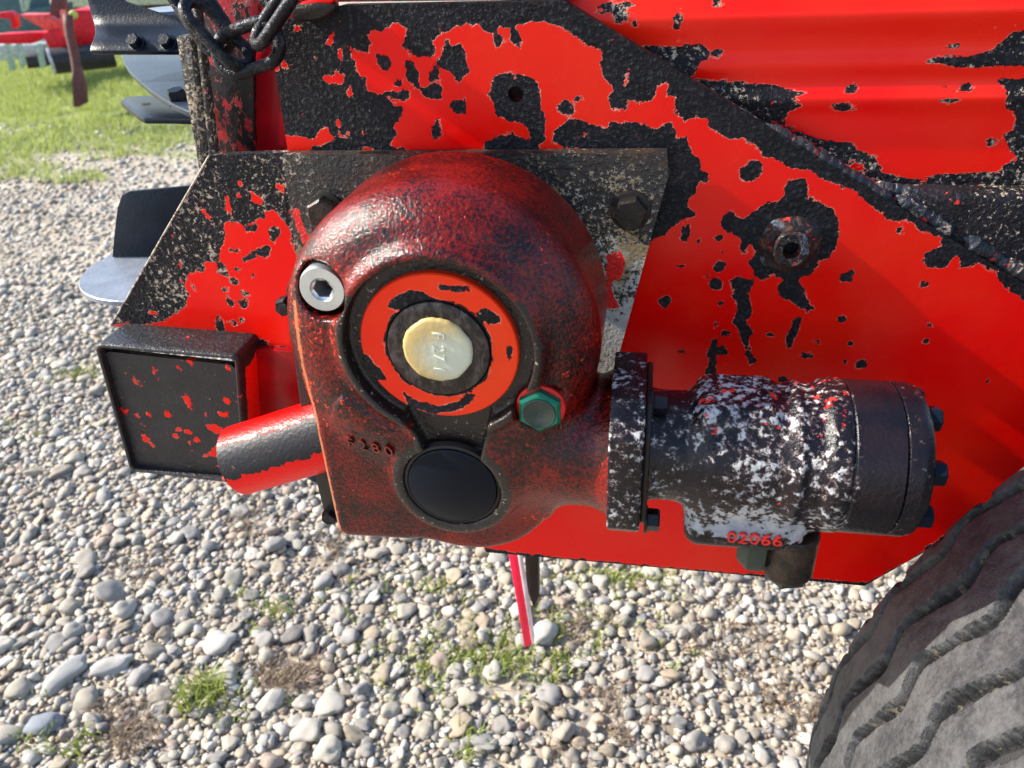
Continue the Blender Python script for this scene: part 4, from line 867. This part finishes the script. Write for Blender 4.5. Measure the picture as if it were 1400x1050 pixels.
# ================================================================== WHEEL
def tyre():
    xc_, zc_, r = .736, -.643, .5685; y1 = -.058; wd = .385; grooves = [.019, .058, .098, .139, .180, .221, .262, .303, .344]
    th = np.concatenate([np.arange(radians(85), radians(235), .0042), np.arange(radians(235), radians(445), .06)]); ws = np.arange(-.012, wd+.012, .0013)
    prof_w, prof_r = [], []
    T, Wd = np.meshgrid(th, ws, indexing='ij'); crown = .016*(1-((Wd-wd/2)/(wd/2))**2)
    sh = np.clip((np.abs(Wd-wd/2)-(wd/2-.010))/.022, 0, 1); dr = -.030*sh**2
    dep = np.zeros_like(T)
    for i, g in enumerate(grooves):
        per = .090/r; ph = (T/per+i*.12+.05*np.sin(T*5+i)) % 1; tri = np.sin(ph*2*pi)*.8+.25*np.sin(ph*4*pi)
        wv = .0066*tri*(1 if i % 2 == 0 else 1); dd = np.abs(Wd-(g+wv)); wg = (.0046 if i else .0028)*(1+.3*np.sin(T*37+i*2)); dep = np.maximum(dep, np.clip((wg+.0015-dd)/.0018, 0, 1)*(.014 if i else .008))
    # shoulder slots and worn nicks along the groove walls
    ph = (T/(.046/r)) % 1; dep = np.maximum(dep, (np.abs(ph-.5) < .14)*np.clip((.012-Wd)/.006, 0, 1)*.008)
    ns = np.array([mnoise.noise(Vector((a*60, b*160, 0))) for a, b in zip(T.ravel(), Wd.ravel())]).reshape(T.shape)
    dep += np.where((dep > .0005) & (dep < .009), ns*.002, 0)
    rr = r-.016*0+crown-.004+dr-dep+ns*.0006
    Xv = xc_+rr*np.cos(T); Zv = zc_+rr*np.sin(T); Yv = y1-Wd
    V = np.stack([Xv, Yv, Zv], -1).reshape(-1, 3); a, b = T.shape; I = np.arange(a*b).reshape(a, b)
    F = np.stack([I[:-1, :-1], I[:-1, 1:], I[1:, 1:], I[1:, :-1]], -1).reshape(-1, 4)
    W = tag(empty('wheel', (xc_, y1-wd/2, zc_), SP)); W['kind'] = 'part'; del W['kind']
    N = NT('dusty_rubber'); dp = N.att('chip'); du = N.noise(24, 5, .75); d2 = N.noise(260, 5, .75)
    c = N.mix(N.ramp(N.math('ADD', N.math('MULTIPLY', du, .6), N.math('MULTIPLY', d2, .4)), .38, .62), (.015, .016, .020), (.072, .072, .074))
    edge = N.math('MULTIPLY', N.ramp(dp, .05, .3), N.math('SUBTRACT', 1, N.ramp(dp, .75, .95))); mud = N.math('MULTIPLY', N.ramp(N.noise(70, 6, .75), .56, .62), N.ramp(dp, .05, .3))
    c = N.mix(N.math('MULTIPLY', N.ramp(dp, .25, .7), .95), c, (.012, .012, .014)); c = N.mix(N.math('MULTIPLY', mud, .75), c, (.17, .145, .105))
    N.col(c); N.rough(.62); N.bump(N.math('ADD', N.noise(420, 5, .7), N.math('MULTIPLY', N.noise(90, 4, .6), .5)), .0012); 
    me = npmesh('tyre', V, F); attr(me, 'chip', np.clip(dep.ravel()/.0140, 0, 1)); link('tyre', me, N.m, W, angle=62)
    if me.polygons[5].normal.x > 0: me.flip_normals()
    MR = plain('sidewall_rubber', (.06, .06, .06), .75, 0, .001, 200)
    for s, nm in ((0, 'sidewall'), (1, 'sidewall')):
        y = y1+.004 if s == 0 else y1-wd-.004; d = 1 if s == 0 else -1
        lathe(nm, [(r-.030, -.008), (r-.05, .0), (r-.10, .010), (r-.22, .004), (r-.27, -.012)], (xc_, y, zc_), (0, d, 0), MR, W, 128)
        lathe('rim', [(r-.272, -.010), (r-.285, -.006), (r-.295, -.03), (r-.33, -.09), (.12, -.10), (0, -.10)], (xc_, y, zc_), (0, d, 0), plain('red_rim', (.5, .01, .01), .4), W, 96)
tyre()

# ================================================================== BEATER at the rear (black blades and discs)
BT = empty('beater', tuple(at(240, 300, .22)), SP)
MBl = M_blade
def slab(name, pts, Y, dy, mat, par=BT, bevel=.0015): return prism(name, [at(x, y, Y) for x, y in pts], (0, dy, 0), mat, par, bevel)
# upper bent blade: upright leaf, fold and foot flange
Yb = .16
up_pts = [at(118, -30, Yb+.02), at(131, 36, Yb), at(262, 38, Yb), at(252, 30, Yb+.004), at(200, 8, Yb+.015), at(160, -30, Yb+.02)]
def strip(name, rows, mat, par, th=.004):
    """bent plate from rows of matching points, given a thickness"""
    bm = bmesh.new(); G_ = [[bm.verts.new(Vector(p_)) for p_ in r_] for r_ in rows]
    for A_, B_ in zip(G_, G_[1:]):
        for k in range(len(A_)-1): bm.faces.new((A_[k], A_[k+1], B_[k+1], B_[k]))
    bmesh.ops.recalc_face_normals(bm, faces=bm.faces)
    o = from_bm(name, bm, mat, par, smooth=True); s = o.modifiers.new('s', 'SOLIDIFY'); s.thickness = th; s.offset = 0; b_ = o.modifiers.new('b', 'BEVEL'); b_.width = .0008; b_.segments = 2; b_.limit_method = 'ANGLE'; b_.angle_limit = radians(50)
    o.data.set_sharp_from_angle(angle=radians(60)); return o
rows = []
for (yl, xl, yr, xr, Y) in ((-30, 117, -30, 150, .200), (0, 122, 2, 172, .196), (20, 127, 16, 215, .192), (34, 131, 34, 262, .188), (42, 132, 42, 268, .180), (50, 132, 50, 270, .168), (58, 130, 58, 272, .156), (66, 126, 66, 274, .150), (73, 125, 73, 276, .147)):
    rows.append([at(xl+(xr-xl)*t, yl+(yr-yl)*t, Y) for t in np.linspace(0, 1, 8)])
strip('bent_blade', rows, MBl, BT, .006)
for x in (188, 231):
    bm = bmesh.new(); hexbolt_bm(bm, at(x, 60, .150), (0, -.8, .6), .0062, .007, .008, .2); from_bm('blade_bolt', bm, MBl, BT, angle=30)
rows = []
zl = at(200, 110, .17)[2]
cpt = [(167, 78), (170, 88), (177, 100), (190, 113), (205, 126), (222, 138), (240, 148), (257, 156)]
rows.append([atz(x, y, zl) for x, y in cpt]); rows.append([atz(274, 78+(157-78)*k/7, zl) for k in range(8)])
rows = [[np.array(rows[0][k])*(1-t)+np.array(rows[1][k])*t for k in range(8)] for t in (0, .3, .6, 1)]
strip('beater_flight', rows, M_disc2, BT, .005)
bm = bmesh.new(); hexbolt_bm(bm, Vector(atz(246, 141, zl)), (0, -.2, 1), .0075, .009, .009, .2); from_bm('blade_bolt', bm, MBl, BT, angle=30)
zt = at(200, 150, .165)[2]-.004
prism('beater_tooth', [atz(x, y, zt) for x, y in ((164, 138), (170, 133), (186, 131), (206, 130), (262, 150), (262, 162), (230, 161), (196, 161), (188, 157))], (0, 0, -.006), MBl, BT, .002)
lathe('tooth_hole', [(.0045, .0004), (0, .0004)], atz(200, 142, zt), (0, 0, 1), M_blackbore, BT, 20)
dc_ = atz(238, 16, at(238, 16, .24)[2]); lathe('upper_disc', [(0, .003), (.035, .003), (.036, 0), (.034, -.003), (0, -.003)], dc_, (0, 0, 1), M_disc, BT, 48)
# lower disc and blade
zd = at(160, 380, .07)[2]
cA, cB = atz(119, 372, zd), atz(165, 419, zd)
ctr = atz(232, 366, zd); rd = np.linalg.norm(np.array(ctr)-cA)
lathe('lower_disc', [(0, .0025), (rd-.001, .0025), (rd, .0015), (rd, -.0025), (0, -.0025)], ctr, (0, 0, 1), M_disc, BT, 96)
Yv_ = at(180, 352, .1)[1]
pa = atz(153, 352, zd+.003)
prism('upright_blade', [at(153, 352, pa[1]), at(156, 318, pa[1]), at(160, 285, pa[1]+.001), at(166, 267, pa[1]+.002), at(176, 262, pa[1]+.002), at(290, 252, pa[1]+.002), at(290, 352, pa[1])], (0, .005, 0), MBl, BT, .001)
lathe('beater_shaft', [(.03, -.3), (.03, .5)], (ctr[0]+.08, ctr[1]+.08, ctr[2]), (0, 0, 1), M_blade, BT, 32)

# ================================================================== CHAIN
CH = tag(empty('chain', tuple(at(325, 60, -.01))), 'worn black steel chain slung across the upper left corner of the side plate', 'chain')
zc5 = lambda u, v: (230+.1714*u, .1714*v)
def link_(e0, e1, half, Y, tilt, r=.0041, dy=0.0):
    A_, B_ = Vector(at(*zc5(*e0), Y)), Vector(at(*zc5(*e1), Y+dy)); u = (B_-A_); L_ = u.length; u.normalize(); n = Vector((0, -1, 0)); v = u.cross(n).normalized(); v = (v*cos(tilt)+n*sin(tilt)).normalized(); pts = []
    R0 = half; c1 = A_+u*R0; c2 = B_-u*R0
    for k in range(13): a_ = pi/2+pi*k/12; pts.append(c1+u*R0*cos(a_)+v*R0*sin(a_))
    for k in range(1, 5): pts.append(c1.lerp(c2, k/5)-v*R0)
    for k in range(13): a_ = -pi/2+pi*k/12; pts.append(c2+u*R0*cos(a_)+v*R0*sin(a_))
    for k in range(1, 5): pts.append(c2.lerp(c1, k/5)+v*R0)
    bm = bmesh.new(); tube_bm(bm, pts, r, 14, closed=True); o = from_bm('chain_link', bm, M_chain, CH, smooth=True); return o
link_((20, -260), (450, 400), .0105, -.010, .10, dy=-.004)
link_((160, 20), (620, 520), .0100, -.022, 1.25)
link_((400, 470), (880, 300), .0128, -.024, .22)
link_((700, 340), (1010, -120), .0100, -.030, 1.0)
link_((860, 60), (820, -260), .0100, -.020, .2)

# ================================================================== BACKGROUND IMPLEMENT
def FP(px, py, D):                          # point at horizontal distance D ahead of the camera
    d = W_+R_*(px-CX)/FPX-U_*(py-CY)/FPX; return CAM+d*(D/sqrt(d[0]**2+d[1]**2))
g0 = FP(100, 112, 7.4); Dm = 7.2
BI = tag(empty('field_implement', (g0[0], g0[1], GZ)), 'blurred red farm implement with dark tine and black roller on the far grass', 'farm implement')
Mr = plain('implement_red', (.62, .008, .02), .45); Mk = plain('implement_dark', (.02, .02, .025), .5); Mt = plain('rusty_tine', (.10, .035, .035), .6); Mpg = plain('pale_green_metal', (.35, .45, .38), .5)
fwd = Vector((W_[0], W_[1], 0)).normalized()
def fslab(name, pts, D, th, mat, par=BI): return prism(name, [FP(x, y, D) for x, y in pts], tuple(fwd*th), mat, par, .004)
fslab('red_housing', [(96, 14), (124, 14), (129, 30), (131, 44), (127, 60), (112, 68), (98, 62), (90, 40)], Dm, .35, Mr)
fslab('red_side_panel', [(56, 45), (94, 43), (96, 70), (70, 72), (62, 56)], Dm-.1, .2, Mr)
fslab('frame_beam', [(-20, 50), (0, 47), (60, 44), (60, 50), (42, 60), (0, 60), (-20, 62)], Dm+.1, .12, Mr)
fslab('upper_arm', [(26, 20), (62, 20), (62, 24), (90, 30), (90, 45), (64, 42), (34, 26)], Dm, .12, plain('pale_red', (.70, .09, .08), .4))
fslab('bent_arm', [(-10, 19), (12, 16), (18, 20), (22, 36), (17, 40), (13, 26), (-10, 24)], Dm+.1, .08, Mr)
fslab('upright_bracket', [(81, 14), (86, 14), (92, 48), (87, 50)], Dm-.12, .05, plain('pale_red_bracket', (.7, .15, .13), .4))
fslab('dark_cylinder_mount', [(70, -10), (84, -10), (84, 20), (80, 26), (68, 20)], Dm-.05, .1, Mt)
# curved tine with rusty point
tp = [FP(x, y, Dm-.85) for x, y in ((93, 20), (94, 34), (96, 50), (100, 66), (103, 82), (106, 104), (108, 120))]
bm = bmesh.new(); tube_bm(bm, tp, .030, 10); from_bm('tine', bm, Mt, BI, smooth=True)
tq = [FP(x, y, Dm-.22) for x, y in ((97, 110), (99, 116), (98, 130), (101, 146), (108, 146), (118, 138), (117, 118), (104, 92))]
fslab('tine_point', [(98, 108), (100, 146), (106, 147), (118, 141), (116, 118), (109, 92), (101, 92)], Dm-.88, .04, Mt)
q = FP(101, 20, Dm-.22); lathe('yellow_knob', [(0, .03), (.02, .028), (.03, .01), (.03, 0), (0, 0)], q, tuple(-fwd), plain('yellow_cap', (.45, .42, .10), .4), BI, 24)
rl = FP(72, 84, Dm-.15); rd_ = Vector((R_[0], R_[1], 0)).normalized()
lathe('roller', [(0, .0), (.055, .0), (.062, -.01), (.085, -.01), (.09, .0), (.09, .42), (0, .42)], (rl[0], rl[1], rl[2]), tuple((rd_*.85+fwd*.5).normalized()), Mk, BI, 40)
rr_ = (rd_*.85+fwd*.5).normalized(); lathe('roller_rim', [(.075, -.012), (.092, -.014), (.092, .004), (.075, .002)], Vector(rl)-rr_*.004, tuple(rr_), plain('grey_rim', (.35, .36, .38), .5), BI, 40)
fslab('skid', [(60, 67), (130, 62), (130, 72), (64, 74)], Dm+.05, .3, Mk)
B2 = tag(empty('seed_frame', tuple(FP(20, 90, 8.4)*np.array((1, 1, 0))+np.array((0, 0, GZ)))), 'blurred pale green frame with slanted legs behind the red implement', 'farm implement')
for pts in ([(5, 58), (11, 58), (19, 96), (13, 98)], [(20, 56), (25, 56), (33, 90), (28, 93)], [(48, 60), (53, 60), (60, 90), (55, 94)], [(24, -10), (28, -10), (34, 16), (29, 16)], [(34, -10), (40, -10), (36, 14), (32, 14)]): fslab('frame_leg', pts, 8.4, .05, Mpg, B2)
fslab('pale_tank', [(-10, 62), (54, 62), (50, 76), (30, 80), (-10, 84)], 8.7, .5, plain('pale_grey_tank', (.45, .44, .42), .5), B2)
fslab('dark_box', [(-20, -30), (24, -30), (26, 14), (60, 10), (60, 44), (-20, 46)], 9.2, .6, plain('dark_teal_paint', (.06, .11, .12), .5), B2)
fslab('dark_skid', [(34, 78), (60, 76), (60, 92), (38, 94)], 8.5, .3, Mk, B2)
B3 = tag(empty('trailer', tuple(FP(140, 60, 10.5)*np.array((1, 1, 0))+np.array((0, 0, GZ)))), 'blurred cream trailer side behind the red implement, beyond the grass', 'trailer')
fslab('cream_side', [(84, -60), (300, -60), (300, 4), (84, 10)], 10.5, .6, plain('cream_paint', (.55, .52, .38), .5), B3)
fslab('dark_chassis', [(84, 10), (300, 4), (300, 40), (84, 44)], 10.8, .5, plain('chassis', (.16, .10, .09), .6), B3)
